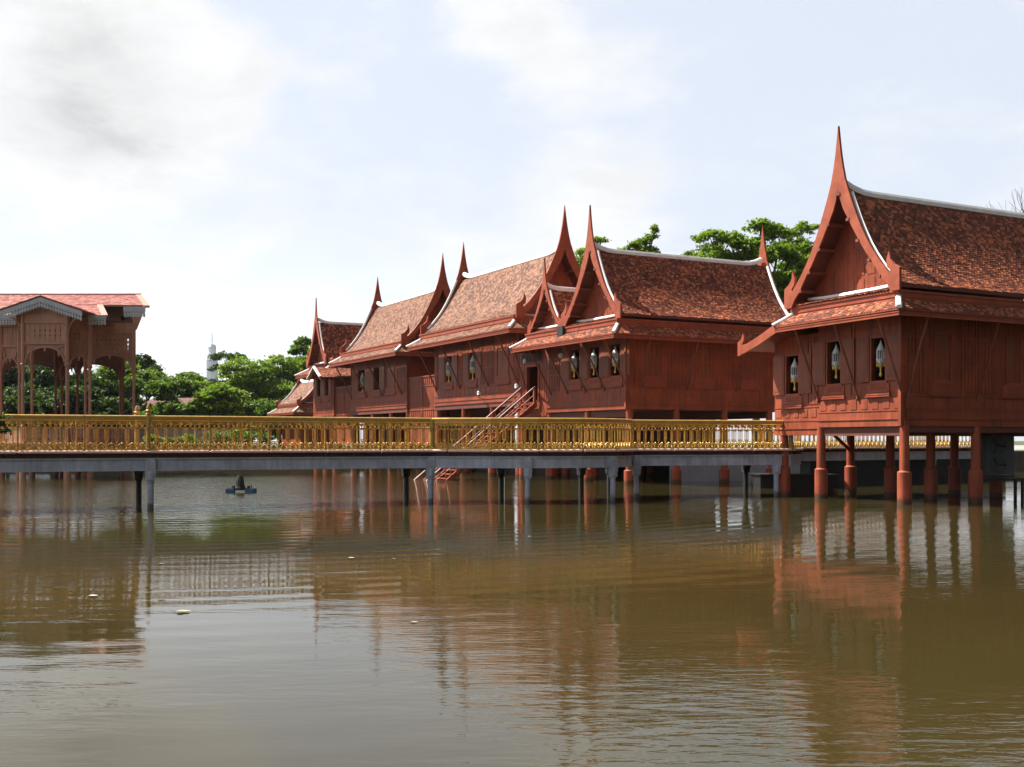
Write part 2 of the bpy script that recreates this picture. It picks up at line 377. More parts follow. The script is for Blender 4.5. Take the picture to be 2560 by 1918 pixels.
def roof_unit(root, ga, r0, r1, tile, front=True, back=True, panels=True, verge=(1, 1), tstep=.11, tw=.115, white_base=True):
    """one gabled roof: tiles, ridge cap, boards with spires, gable walls. r0/r1 are the planes of the boards"""
    T = ga.T; k = ga.k
    tm = MB(); under = MB()
    for sg in (1, -1):
        path = ga.pts(ROOFP, sg)
        tile_surface(T, path, lambda u: (r0 + .06, r1 - .06), tstep, tw, sg, tm)
        lowp = [(g, z - .11) for g, z in path]; top = [(g, z - .012) for g, z in path]
        under.strip(ga.Tp, top, lowp, r0 + .07, r1 - .07)
    roof = tm.build('roof', tile, root)
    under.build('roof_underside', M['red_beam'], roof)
    # ridge cap, sweeping up at the boards
    rc = MB(); n = 26; pts = []
    for i in range(n + 1):
        r = r0 + .08 + (r1 - r0 - .16) * i / n; e = min(r - r0, r1 - r); up = .34 * k * max(0, 1 - e / (1.3 * k)) ** 2
        pts.append(T(ga.c, r, ga.zm(9.84) + up))
    sweep(rc, pts, .27 * k, .23); rc.build('ridge_cap', M['white'], roof)
    for end, on in ((0, front), (1, back)):
        if not on: continue
        rp = r0 if end == 0 else r1; dr = 1 if end == 0 else -1
        bd = MB(); ga.board(bd, rp - .04, .08); bo = bd.build('bargeboard', M['red_trim'], root)
        vw = verge[end]
        vg = MB()
        sgs = (1, -1) if vw else ()
        for sg in sgs:
            pp = [(x - .015, z + .0) for x, z in OUT[6:]]
            q = [T(ga.c + sg * x * k, rp + dr * .115, ga.zm(z) - .10) for x, z in pp]
            sweep(vg, q, .11 * vw, .125 if vw > .5 else .10, up=Vector((0, 0, 1)))
        if vw: vg.build('verge_cap', M['white'], roof)
        # gable wall, set back under the boards
        gw = MB(); ri = rp + dr * .72 * k
        tri = [(ga.c + x * k, ga.zm(z)) for x, z in [(2.3, 6.6), (1.45, 7.55), (.95, 8.3), (.5, 9.1), (0, 9.8), (-.5, 9.1), (-.95, 8.3), (-1.45, 7.55), (-2.3, 6.6)]]
        gw.prism(ga.Tp, tri, ri, ri + dr * .08)
        if panels:
            zz = 6.80; s = .33
            for row, nn in enumerate((8, 6, 5, 4, 3, 2)):
                for i in range(nn):
                    x = (i - (nn - 1) / 2) * (s + .12)
                    g0 = ga.c + (x - s / 2) * k; g1 = ga.c + (x + s / 2) * k
                    zc = zz + row * (s + .12)
                    if abs(x) + s / 2 > 2.25 - row * .36: continue
                    gw.box(T, (g0, g1), (ri - dr * .014, ri + dr * .01), (ga.zm(zc), ga.zm(zc + s)))
        gw.build('gable_wall', M['red'], root)
        # purlin ends under the boards
        for sg in (1, -1):
            for x, z in ((.06, 9.86), (.46, 8.98), (.88, 8.24), (1.36, 7.56), (1.78, 7.0)):
                g = ga.c + sg * (x - .02) * k; zc = ga.zm(z)
                pu = MB(); pu.box(T, (g - .06, g + .06), (rp - dr * .07, ri), (zc - .09, zc - .0)); pu.build('purlin', M['brace'], root)
        if white_base:
            # small tiled ledge at the foot of the gable, crowned by a white strip
            tl = MB(); gl, gr = ga.c - 2.05 * k, ga.c + 2.05 * k; zb = ga.zm(6.5)
            Tq = lambda a, b, z: T(b, a, z)
            path = [(ri - dr * .02, zb + .20), (rp + dr * .02, zb + .02)]
            tile_surface(Tq, path, lambda u: (gl, gr), .10, tw, 1, tl)
            tl.build('gable_ledge', tile, root)
            wb = MB(); q = []
            for i in range(13):
                g = gl + (gr - gl) * i / 12; e = abs(i / 6 - 1); q.append(T(g, ri - dr * .12, zb + .17 + .05 * e ** 4))
            sweep(wb, q, .16, .10); wb.build('gable_capping', M['white'], root)
    return roof
def skirt(root, T, Wd, Ln, zE, inset, rise, tile, fh=.21, tstep=.11, tw=.115, sides='FBLR', band=.27, hips=True):
    """lower roof running round the eaves with its fascia, band and white hips"""
    zt = zE + fh; zS = zt + rise; tm = MB(); un = MB()
    Tf = lambda a, b, z: T(b, a, z)
    # along-ridge sides (g = 0 and g = Wd)
    for gg, sg in ((0, 1), (Wd, -1)):
        tile_surface(T, [(gg + sg * inset, zS), (gg - sg * .03, zt)], lambda u: (inset * (1 - u) , Ln - inset * (1 - u)), tstep, tw, 1, tm)
    for rr, sg in ((0, 1), (Ln, -1)):
        tile_surface(Tf, [(rr + sg * inset, zS), (rr - sg * .03, zt)], lambda u: (inset * (1 - u), Wd - inset * (1 - u)), tstep, tw, 1, tm)
    sk = tm.build('skirt_roof', tile, root)
    a = [(0, 0), (Wd, 0), (Wd, Ln), (0, Ln)]; b = [(inset, inset), (Wd - inset, inset), (Wd - inset, Ln - inset), (inset, Ln - inset)]
    vs = [T(*p, zt - .012) for p in a] + [T(*p, zS - .012) for p in b] + [T(*p, zt - .08) for p in a] + [T(*p, zS - .08) for p in b]
    fs = []
    for i in range(4):
        j = (i + 1) % 4; fs += [(i, j, 4 + j, 4 + i), (8 + i, 8 + j, 12 + j, 12 + i), (4 + i, 4 + j, 12 + j, 12 + i), (i, j, 8 + j, 8 + i)]
    un.add(vs, fs)
    # rafters on the underside
    for i in range(int(Ln / .45)):
        r = .25 + i * .45
        if inset < r < Ln - inset:
            for gg, sg in ((0, 1), (Wd, -1)):
                vs = [T(gg + sg * .06, r - .03, zt - .16), T(gg + sg * .06, r + .03, zt - .16), T(gg + sg * inset * 2.1, r + .03, zt + rise * 2.1 - .16), T(gg + sg * inset * 2.1, r - .03, zt + rise * 2.1 - .16)]
                vs += [(x, y, z + .08) for x, y, z in vs]
                un.add(vs, [(0, 1, 2, 3), (4, 5, 6, 7), (0, 1, 5, 4), (2, 3, 7, 6), (0, 3, 7, 4), (1, 2, 6, 5)])
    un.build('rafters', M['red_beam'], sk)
    fa = MB()
    for (r0, r1, z0, z1) in ((0, .05, zE, zt + .005), (-.028, 0, zE, zE + .045), (-.02, 0, zE + .09, zE + .12), (-.03, 0, zt - .05, zt + .004)):
        fa.box(T, (r0 + (0 if r0 < 0 else 0), Wd - r0), (r0, r1), (z0, z1)); fa.box(T, (r0, Wd - r0), (Ln - r1, Ln - r0), (z0, z1))
        fa.box(T, (r0, r1), (r1, Ln - r1), (z0, z1)); fa.box(T, (Wd - r1, Wd - r0), (r1, Ln - r1), (z0, z1))
    fa.build('eave_fascia', M['red_trim'], root)
    bn = MB(); q = inset - .02
    for (e, z0, z1) in ((0, zS - .07, zS + band), (-.035, zS + band - .07, zS + band - .005), (-.02, zS + .05, zS + .09)):
        bn.box(T, (q + e, Wd - q - e), (q + e, q + e + .05), (z0, z1)); bn.box(T, (q + e, Wd - q - e), (Ln - q - e - .05, Ln - q - e), (z0, z1))
        bn.box(T, (q + e, q + e + .05), (q + e + .05, Ln - q - e - .05), (z0, z1)); bn.box(T, (Wd - q - e - .05, Wd - q - e), (q + e + .05, Ln - q - e - .05), (z0, z1))
    bn.build('roof_band', M['red_trim'], root)
    hp = []
    for (g0, r0_, sx, sy) in ((0, 0, 1, 1), (Wd, 0, -1, 1), (0, Ln, 1, -1), (Wd, Ln, -1, -1)):
        m = MB(); d = inset * 1.08
        sweep(m, [T(g0 - sx * .04, r0_ - sy * .04, zt + .0), T(g0 + sx * d * .5, r0_ + sy * d * .5, zt + rise * .52), T(g0 + sx * d, r0_ + sy * d, zS + .02)], .17, .11)
        m.build('hip_cap', M['white'], sk)
    return sk
def wall_open(mb, F, s0, s1, z0, z1, holes, th=.12):
    """wall slab from s0..s1, z0..z1 with rectangular holes [(a,b,za,zb)]; F(s,o,z), o outward"""
    xs = sorted(set([s0, s1] + [h[0] for h in holes] + [h[1] for h in holes]))
    for a, b in zip(xs, xs[1:]):
        hs = [h for h in holes if h[0] <= a + 1e-6 and h[1] >= b - 1e-6]
        if not hs: mb.box(F, (a, b), (-th, 0), (z0, z1))
        else:
            h = hs[0]; mb.box(F, (a, b), (-th, 0), (z0, h[2])); mb.box(F, (a, b), (-th, 0), (h[3], z1))
    return mb
def relief(mb, F, s0, s1, zf, ztop, blocked, pw=.30, panel_z=(.53, .86), stiles=True):
    """base board, ledge, square panels and tall fielded boards. blocked: s ranges kept free above the panel row"""
    mb.box(F, (s0, s1), (0, .035), (zf - .02, zf + .185))
    mb.box(F, (s0, s1), (.0, .065), (zf + .19, zf + .215))
    mb.box(F, (s0, s1), (.0, .018), (zf + .46, zf + .475))
    n = max(1, int((s1 - s0) / (pw + .13))); g = (s1 - s0) / n
    for i in range(n):
        c = s0 + g * (i + .5); a, b = c - pw * .45, c + pw * .45; z0, z1 = zf + panel_z[0], zf + panel_z[1]
        F2 = lambda p, q, o: F(p, o, q)
        e = .03
        vs = [F(a, 0, z0), F(b, 0, z0), F(b, 0, z1), F(a, 0, z1), F(a + e * .3, .016, z0 + e * .3), F(b - e * .3, .016, z0 + e * .3), F(b - e * .3, .016, z1 - e * .3), F(a + e * .3, .016, z1 - e * .3)]
        mb.add(vs, [(4, 5, 6, 7), (0, 1, 5, 4), (1, 2, 6, 5), (2, 3, 7, 6), (3, 0, 4, 7)])
    mb.box(F, (s0, s1), (0, .02), (zf + panel_z[1] + .045, zf + panel_z[1] + .08))
    if stiles:
        zz = zf + panel_z[1] + .13; sp = .155; n = int((s1 - s0) / sp)
        hts = (ztop - zz - .1) / 3
        for i in range(n):
            a = s0 + .03 + i * sp; b = a + sp * .62
            if any(x0 - .04 < b and x1 + .04 > a for x0, x1 in blocked): continue
            for j in range(3):
                mb.box(F, (a, b), (0, .026), (zz + j * hts + .03, zz + (j + 1) * hts - .05))
        for j in (1, 2):
            zc = zz + j * hts - .01
            cur = s0
            for x0, x1 in sorted(blocked) + [(s1, s1)]:
                if x0 - .04 > cur: mb.box(F, (cur, x0 - .04), (0, .022), (zc - .03, zc + .03))
                cur = max(cur, x1 + .04)
def window(root, F, s0, s1, z0, z1, closed=False, shutters=True, pedestal=(.45, .3), dirn=1):
    """Thai window: frame, leaves and the stepped carved base below; dirn=+1 puts the open leaf at larger s"""
    fr = MB(); w = .05
    for a, b, c, d in ((s0 - w, s0, z0 - w, z1 + w), (s1, s1 + w, z0 - w, z1 + w), (s0, s1, z1, z1 + w), (s0, s1, z0 - w, z0)):
        fr.box(F, (a, b), (-.10, .045), (c, d))
    win = fr.build('window', M['red_trim'], root)
    if closed:
        c = (s0 + s1) / 2
        for a, b in ((s0, c - .008), (c + .008, s1)):
            m = MB(); m.box(F, (a, b), (-.06, -.01), (z0, z1)); m.box(F, (a + .05, b - .05), (-.012, .008), (z0 + .08, (z0 + z1) / 2 - .04)); m.box(F, (a + .05, b - .05), (-.012, .008), ((z0 + z1) / 2 + .04, z1 - .08))
            m.build('shutter', M['red_shutter'], win)
    elif shutters:
        wd = (s1 - s0) * .92
        m = MB(); a = s1 + .07 if dirn > 0 else s0 - .07 - wd
        m.box(F, (a, a + wd), (.03, .07), (z0 - .02, z1 + .04)); m.box(F, (a + .06, a + wd - .06), (.065, .08), (z0 + .1, z1 - .1)); m.build('shutter', M['red_shutter'], win)
        m = MB(); a = s0 - .07 - wd if dirn > 0 else s1 + .07
        m.box(F, (a, a + wd), (.03, .065), (z0 - .02, z1 + .04)); m.box(F, (a + .06, a + wd - .06), (.06, .075), (z0 + .1, z1 - .1)); m.build('shutter', M['red_shutter'], win)
    if pedestal:
        h, b = pedestal; m = MB(); steps = 7; c = (s0 + s1) / 2; hw0 = (s1 - s0) / 2 + .06
        fr_ = [(0, .08, .04), (.08, .6, .03), (.6, .68, .07), (.68, .76, .045), (.76, .86, .08), (.86, .93, .06), (.93, 1, .1)]
        for i, (u0, u1, o) in enumerate(fr_):
            hw = hw0 + b * .5 * u1
            m.box(F, (c - hw, c + hw), (.0, o), (z0 - w - h * u1, z0 - w - h * u0 - .001))
        # carving on the plain face
        for i in range(9):
            for j in range(3):
                x = c - hw0 * .85 + i * hw0 * 1.7 / 8; zc = z0 - w - h * (.18 + .13 * j)
                m.box(F, (x - .02, x + .02), (.03, .045), (zc - .018, zc + .018))
        m.build('window_base', M['red_trim'], win)
    return win
def brace(root, p0, p1, w=.035):
    m = MB(); p0, p1 = Vector(p0), Vector(p1); mid = (p0 + p1) / 2 + Vector((0, 0, .07))
    m.tube(p0, mid, w * .9, w, 6); m.tube(mid, p1, w, w * 1.15, 6); m.lathe(p0 + Vector((0, 0, -.06)), [(.02, -.05), (.05, 0), (.045, .08), (.03, .12)], 8)
    return m.build('brace', M['brace'], root)
def pillar(root, x, y, ztop, zc, r=.15, rc=.215, name='pillar'):
    m = MB(); m.lathe((x, y, 0), [(rc, -1.2), (rc, zc - .02), (rc - .02, zc), (r + .015, zc + .015), (r, zc + .03), (r * .94, ztop)], 20)
    return m.build(name, M['pillar'], root, smooth=False)
def lantern(x, y, ztop, label, k=1.0):
    o = empty('hanging_lantern', (x, y, ztop), label, 'lantern', 'flower lanterns hanging in the windows')
    c = (x, y, ztop)
    m = MB(); m.lathe(c, [(.15 * k, -.36 * k), (.145 * k, -.33 * k), (.07 * k, -.18 * k), (.02 * k, -.06 * k), (.008, 0)], 10); m.build('lantern_top', M['lantern_white'], o)
    m = MB()
    for i in range(12):
        a = 2 * math.pi * i / 12; dx, dy = .14 * k * math.cos(a), .14 * k * math.sin(a); l = (.30 if i % 2 else .42) * k
        m.tube((x + dx, y + dy, ztop - .35 * k), (x + dx, y + dy, ztop - .35 * k - l), .012 * k, .012 * k, 5)
        m.lathe((x + dx, y + dy, ztop - .35 * k - l), [(.005, -.05 * k), (.026 * k, -.02 * k), (.01, .01)], 6)
    m.build('tassels', M['lantern_white'], o)
    m = MB(); m.lathe(c, [(.035 * k, -.92 * k), (.06 * k, -.86 * k), (.10 * k, -.78 * k), (.15 * k, -.69 * k), (.15 * k, -.665 * k), (.02, -.66 * k)], 12); m.build('bowl', M['lantern_white'], o)
    m = MB(); m.lathe(c, [(.008, -1.30 * k), (.05 * k, -1.25 * k), (.052 * k, -1.20 * k), (.022 * k, -1.12 * k), (.03 * k, -1.0 * k), (.07 * k, -.9 * k)], 10)
    for i in range(4):
        a = math.pi / 4 + math.pi / 2 * i; m.lathe((x + .13 * k * math.cos(a), y + .13 * k * math.sin(a), ztop - .86 * k), [(.005, -.1 * k), (.035 * k, -.04 * k), (.01, .05 * k)], 6)
    m.build('gold_drop', M['lantern_gold'], o)
    return o
# ================================================================== SETTING
# ground (one sheet reaching the horizon) with its bank, and the pond
UB = nrm(-.495, .869); VB = nrm(.90, .436); EB = (4.466, 45.63)
L = lambda a, b: (EB[0] + a * UB[0] + b * VB[0], EB[1] + a * UB[1] + b * VB[1])
gp = [(-1500, 84), (-60, 84), L(44.5, 5), L(44, 6), L(9, 6.2), (8.2, 50.9), (15.6, 50.9), (16.4, 60), (30, 66), (80, 78), (1500, 84), (1500, 2750), (-1500, 2750)]
gm = MB(); gm.add([(x, y, 1.25) for x, y in gp], [tuple(range(len(gp)))])
tag(gm.build('ground', M['ground']), kind='structure')
cy = MB(); cy.box(XYZ, (21, 80), (80, 160), (1.2, 1.262)); tag(cy.build('courtyard', M['court']), kind='structure')
wm = MB(); wm.add([(-1500, -200, 0), (1500, -200, 0), (1500, 400, 0), (-1500, 400, 0)], [(0, 1, 2, 3)])
tag(wm.build('water', M['water']), kind='structure')
em = MB()
for (x0, y0), (x1, y1) in zip(gp[:5] , gp[1:5]):
    em.add([(x0, y0 - .02, -1), (x1, y1 - .02, -1), (x1, y1 - .02, 1.30), (x0, y0 - .02, 1.30), (x0, y0 + .3, -1), (x1, y1 + .3, -1), (x1, y1 + .3, 1.30), (x0, y0 + .3, 1.30)],
           [(0, 1, 2, 3), (4, 5, 6, 7), (3, 2, 6, 7)])
tag(em.build('embankment_wall', mat('shade_dark_stained_embankment', (.085, .06, .045), .85, .3, 1.0, streak=.3)), 'stained embankment wall, coloured dark for its shade, along the water behind the stilt houses', 'wall')  # dark base puts the bank's shade into the colour; streaks are stains
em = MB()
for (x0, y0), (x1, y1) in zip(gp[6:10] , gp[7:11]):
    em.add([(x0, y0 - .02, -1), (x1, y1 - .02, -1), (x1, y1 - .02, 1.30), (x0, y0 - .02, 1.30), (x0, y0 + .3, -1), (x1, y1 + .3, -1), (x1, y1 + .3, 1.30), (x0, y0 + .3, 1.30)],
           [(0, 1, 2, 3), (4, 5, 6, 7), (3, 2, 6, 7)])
tag(em.build('embankment_wall', bpy.data.materials['shade_dark_stained_embankment']), 'embankment wall, coloured dark for its shade, low between the pillars of the right house', 'wall')
rw = MB(); rw.box(XYZ, (7.7, 15.7), (50.5, 50.88), (-1, 1.5)); rw.box(XYZ, (7.66, 15.74), (50.44, 50.9), (1.5, 1.56))
tag(rw.build('retaining_wall', M['conc']), 'pale grey retaining wall in shade below the middle stilt house', 'wall')
pn = MB(); pn.box(XYZ, (10.2, 13.4), (42.7, 44.4), (-.1, .52)); pn.box(XYZ, (10.15, 13.45), (42.65, 44.45), (.52, .58))
tag(pn.build('pontoon', M['black']), 'black floating pontoon in front of the pale retaining wall', 'pontoon')

dw = MB(); dp, dq = (12.9, 45.0), (24.5, 51.6)  # added black sheet standing for the dark shade under the bridge
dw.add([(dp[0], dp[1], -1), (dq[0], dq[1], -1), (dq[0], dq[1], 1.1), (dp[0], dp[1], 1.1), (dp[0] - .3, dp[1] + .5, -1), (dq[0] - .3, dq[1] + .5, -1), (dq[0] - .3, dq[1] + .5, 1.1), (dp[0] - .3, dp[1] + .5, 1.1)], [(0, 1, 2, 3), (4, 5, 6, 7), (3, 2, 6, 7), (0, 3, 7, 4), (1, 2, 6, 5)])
tag(dw.build('shade_wall', M['black']), 'black wall added for the deep shade below the far stretch of footbridge behind the right house', 'wall')
# ================================================================== HOUSES
def sides(root, zf, ztop, front, side, backs, floor_col=M['red_beam']): pass
# ---------------------------------------------------------------- right house
OA = (11.36, 30.53); UA = nrm(-.427, .904); VA = nrm(.895, .446); TA = frame(OA, UA, VA)
hA = empty('stilt_house', (*OA, 0), 'nearest red teak stilt house with tall gable, at the right edge over the water', 'house', 'red teak houses on stilts')
gA = Gable(TA, 2.80, 2.57, 6.45, 9.9, 12.0)
roof_unit(hA, gA, .30, 11.2, M['tile_a'], back=False, tstep=.088, tw=.125, verge=(.35, 1))
skirt(hA, TA, 5.56, 11.5, 5.65, .42, .36, M['tile_a'], tstep=.09, tw=.12)
FA = lambda s, o, z: (OA[0] + 1.14 * VA[0] + s * UA[0] - o * VA[0], OA[1] + 1.14 * VA[1] + s * UA[1] - o * VA[1], z)
FAs = lambda s, o, z: (OA[0] + .9 * UA[0] + s * VA[0] - o * UA[0], OA[1] + .9 * UA[1] + s * VA[1] - o * UA[1], z)
w = MB(); holes = [(1.62, 2.21, 3.85, 5.2), (3.58, 4.2, 3.85, 5.25)]
wall_open(w, FA, .9, 4.66, 2.43, 6.25, holes); relief(w, FA, .9, 4.66, 2.43, 6.2, [(1.3, 2.85), (3.3, 4.66)])
w.build('front_wall', M['red'], hA)
w = MB(); wall_open(w, FA, 4.662, 6.92, 2.17, 5.62, [(5.63, 6.27, 3.6, 4.93)]); relief(w, FA, 4.662, 6.92, 2.17, 5.6, [(5.3, 6.92)], panel_z=(.59, .88))
for i in range(3): w.box(FA, (4.69 + i * .12, 4.77 + i * .12), (0, .02), (3.2, 3.6))
w.build('annex_wall', M['red'], hA)
w = MB(); wall_open(w, FAs, 1.02, 11.0, 2.43, 6.25, []); relief(w, FAs, 1.14, 11.0, 2.43, 6.2, [(2.2, 3.5), (5.4, 6.8), (8.6, 10)])
w.build('side_wall', M['red'], hA)
w = MB(); w.box(TA, (4.54, 4.66), (1.26, 11.0), (2.43, 6.25)); w.box(TA, (6.80, 6.92), (1.26, 6.0), (2.17, 5.5)); w.box(TA, (4.66, 6.92), (5.9, 6.0), (2.17, 5.6)); w.build('rear_wall', M['red_beam'], hA)
w = MB(); w.box(TA, (1.0, 4.56), (1.24, 11.0), (2.40, 2.52)); w.box(TA, (4.66, 6.82), (1.24, 5.9), (2.15, 2.25)); w.box(TA, (1.0, 4.56), (1.24, 11.0), (6.12, 6.22))
for r in (1.3, 4.4, 7.6, 10.7): w.box(TA, (.95, 4.6), (r - .09, r + .09), (2.12, 2.40))
for g in (1.0, 2.8, 4.55): w.box(TA, (g - .08, g + .08), (1.2, 11), (2.22, 2.41))
w.build('floor_frame', M['red_beam'], hA)
for h in holes: window(hA, FA, *h, pedestal=(.46, .32))
window(hA, FA, 5.63, 6.27, 3.6, 4.93, pedestal=(.46, .32))
window(hA, FAs, 2.5, 3.15, 3.85, 5.3, closed=True); window(hA, FAs, 5.75, 6.4, 3.85, 5.3, closed=True); window(hA, FAs, 8.9, 9.6, 3.85, 5.3, closed=True)
for a in (.93, 2.80, 4.64): brace(hA, FA(a, .04, 3.36), TA(a, .10, 5.66))
for b in (1.3, 4.4, 7.6): brace(hA, FAs(b, .04, 3.36), TA(.10, b, 5.66))
for a, b, zt in ((.98, 1.26, 2.45), (2.8, 4.4, 2.45), (4.62, 1.22, 2.45), (6.55, 1.26, 2.2), (6.75, 4.6, 2.2), (.98, 4.4, 2.45), (.98, 7.6, 2.45), (4.6, 4.4, 2.45), (2.8, 7.6, 2.45), (4.6, 7.6, 2.45), (.98, 10.8, 2.45), (2.8, 10.8, 2.45)):
    p = TA(a, b, 0); pillar(hA, p[0], p[1], zt, 1.01)
# knee brace beneath the annex
m = MB(); p0 = TA(6.7, 4.6, 1.55); p1 = TA(6.75, 2.6, 2.15); p1 = (TA(6.75, 4.6, 0)[0] - .75, TA(6.75, 4.6, 0)[1] - .5, 2.15); m.tube(p0, p1, .07, .07, 4); m.build('knee_brace', M['red_trim'], hA)
# lean-to roof of the annex
lt = MB(); tile_surface(TA, [(5.52, 5.98), (6.5, 5.56), (7.45, 5.28)], lambda u: (.15, 6.2), .10, .105, 1, lt); lr = lt.build('lean_to_roof', M['tile_a'], hA)
lt = MB(); Tz = lambda p, q, c: TA(p, c, q)
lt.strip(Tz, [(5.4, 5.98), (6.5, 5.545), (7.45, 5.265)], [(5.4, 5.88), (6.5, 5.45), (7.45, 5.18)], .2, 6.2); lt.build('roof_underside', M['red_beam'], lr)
lt = MB(); lt.strip(Tz, [(5.56, 5.98), (6.5, 5.62), (7.2, 5.40), (7.45, 5.40)], [(5.56, 5.66), (6.5, 5.32), (7.2, 5.12), (7.45, 5.06)], .05, .13)
lt.prism(Tz, [(7.44, 5.40), (7.35, 5.5), (7.3, 5.62), (7.36, 5.82), (7.42, 5.66), (7.52, 5.56), (7.66, 5.5), (7.66, 5.0), (7.44, 5.05)], .044, .136)
lt.build('lean_to_board', M['red_trim'], hA)
# lanterns in its windows
for s, z, t in ((1.92, 5.14, 'flower lantern in the window nearest the corner of the right house'), (3.90, 5.18, 'flower lantern in the middle window of the right house front'), (5.95, 4.86, 'flower lantern in the low annex window of the right house')):
    p = FA(s, -.08, 0); lantern(p[0], p[1], z, t, .90)

# ---------------------------------------------------------------- middle house with twin gables
TBm = frame(EB, UB, VB)
hB = empty('stilt_house', (*EB, 0), 'middle red teak house with one large and one small front gable', 'house', 'red teak houses on stilts')
gB = Gable(TBm, 2.78, 2.45, 7.42, 10.8, 12.9); roof_unit(hB, gB, .60, 10.7, M['tile_a'], tstep=.09, tw=.13)
gB2 = Gable(TBm, 6.82, 1.62, 7.40, 9.5, 11.05); roof_unit(hB, gB2, .60, 9.6, M['tile_a'], back=False, tstep=.09, tw=.13, panels=False)
skirt(hB, TBm, 9.1, 11.3, 6.48, .55, .42, M['tile_a'], tstep=.09, tw=.13, band=.32)
FB = lambda s, o, z: (EB[0] + 1.35 * VB[0] + s * UB[0] - o * VB[0], EB[1] + 1.35 * VB[1] + s * UB[1] - o * VB[1], z)
FBs = lambda s, o, z: (EB[0] + .9 * UB[0] + s * VB[0] - o * UB[0], EB[1] + .9 * UB[1] + s * VB[1] - o * UB[1], z)
m = MB(); m.box(lambda a, b, z: TBm(a, b, z), (4.82, 5.32), (.38, .75), (7.02, 7.48)); m.build('valley_gutter', M['grey_dark'], hB)
w = MB(); holes = [(1.46, 2.22, 4.95, 6.4), (3.13, 3.95, 4.95, 6.4), (4.82, 5.62, 4.95, 6.4)]
wall_open(w, FB, .9, 7.86, 3.41, 7.1, holes); relief(w, FB, .9, 7.86, 3.41, 7.0, [(1.2, 3.02), (2.9, 4.78), (4.6, 6.6)], pw=.36, panel_z=(.55, .9))
w.build('front_wall', M['red'], hB)
w = MB(); wall_open(w, FB, 7.862, 10.66, 3.0, 7.1, [(8.68, 9.82, 3.98, 5.82)]); w.box(FB, (8.3, 10.5), (.0, .05), (6.0, 6.05))
for a, b in ((7.9, 8.6), (9.9, 10.6)):
    for j in range(4): w.box(FB, (a + .05 + j * .16, a + .15 + j * .16), (0, .02), (4.1, 5.6))
    w.box(FB, (a, b), (0, .03), (5.65, 5.7))
w.box(FB, (7.9, 10.62), (0, .04), (3.2, 3.4)); w.build('entrance_wall', M['red'], hB)
w = MB(); w.box(FB, (8.35, 10.45), (.004, .012), (6.08, 6.55)); w.build('transom_shade_sheet', M['interior_shade'], hB)  # dark sheet on the solid wall stands for a shaded opening
w = MB()
for a, b, c, d in ((8.58, 8.68, 3.98, 5.92), (9.82, 9.92, 3.98, 5.92), (8.68, 9.82, 5.82, 5.92)): w.box(FB, (a, b), (-.05, .06), (c, d))
w.build('door_frame', M['red_trim'], hB)
w = MB(); wall_open(w, FBs, 1.23, 10.2, 3.41, 7.1, []); relief(w, FBs, 1.35, 10.2, 3.41, 7.0, [(2.0, 3.5), (4.8, 6.3), (7.5, 9.0)], pw=.36, panel_z=(.55, .9)); w.build('side_wall', M['red'], hB)
for s in (2.35, 5.1, 7.8): window(hB, FBs, s, s + .8, 4.9, 6.4, closed=True)
w = MB(); w.box(TBm, (10.5, 10.64), (1.5, 10), (3.41, 7.0)); w.box(TBm, (.9, 10.6), (10.1, 10.2), (3.41, 7.0)); w.build('rear_wall', M['red_beam'], hB)
w = MB(); w.box(TBm, (1.0, 10.5), (1.5, 10.1), (3.36, 3.5)); w.box(TBm, (1.0, 10.5), (1.5, 10.1), (6.95, 7.05))
for r in (1.6, 4.05, 6.8, 9.5): w.box(TBm, (.95, 10.4), (r - .1, r + .1), (3.05, 3.36))
w.build('floor_frame', M['red_beam'], hB)
for h in holes: window(hB, FB, *h, pedestal=(.46, .3))
for a in (.93, 2.72, 4.3, 5.93, 7.46): brace(hB, FB(a, .04, 4.38), TBm(a, .10, 6.5), .042)
brace(hB, FB(9.95, .04, 4.7), TBm(8.95, .10, 6.5), .042)
for b in (2.0, 4.6, 7.4): brace(hB, FBs(b, .04, 4.38), TBm(.10, b, 6.5), .042)
for a in (1.0, 4.35, 7.8, 10.5):
    for b in (1.5, 4.05, 6.8, 9.5):
        p = TBm(a, b, 0); pillar(hB, p[0], p[1], 3.45, .62, .165, .25)
for s, z, t in ((1.85, 6.32, 'flower lantern in the right window of the middle house'), (3.6, 6.32, 'flower lantern in the centre window of the middle house'), (5.3, 6.3, 'flower lantern in the left window of the middle house')):
    p = FB(s, .02, 0); lantern(p[0], p[1], z, t, .98)

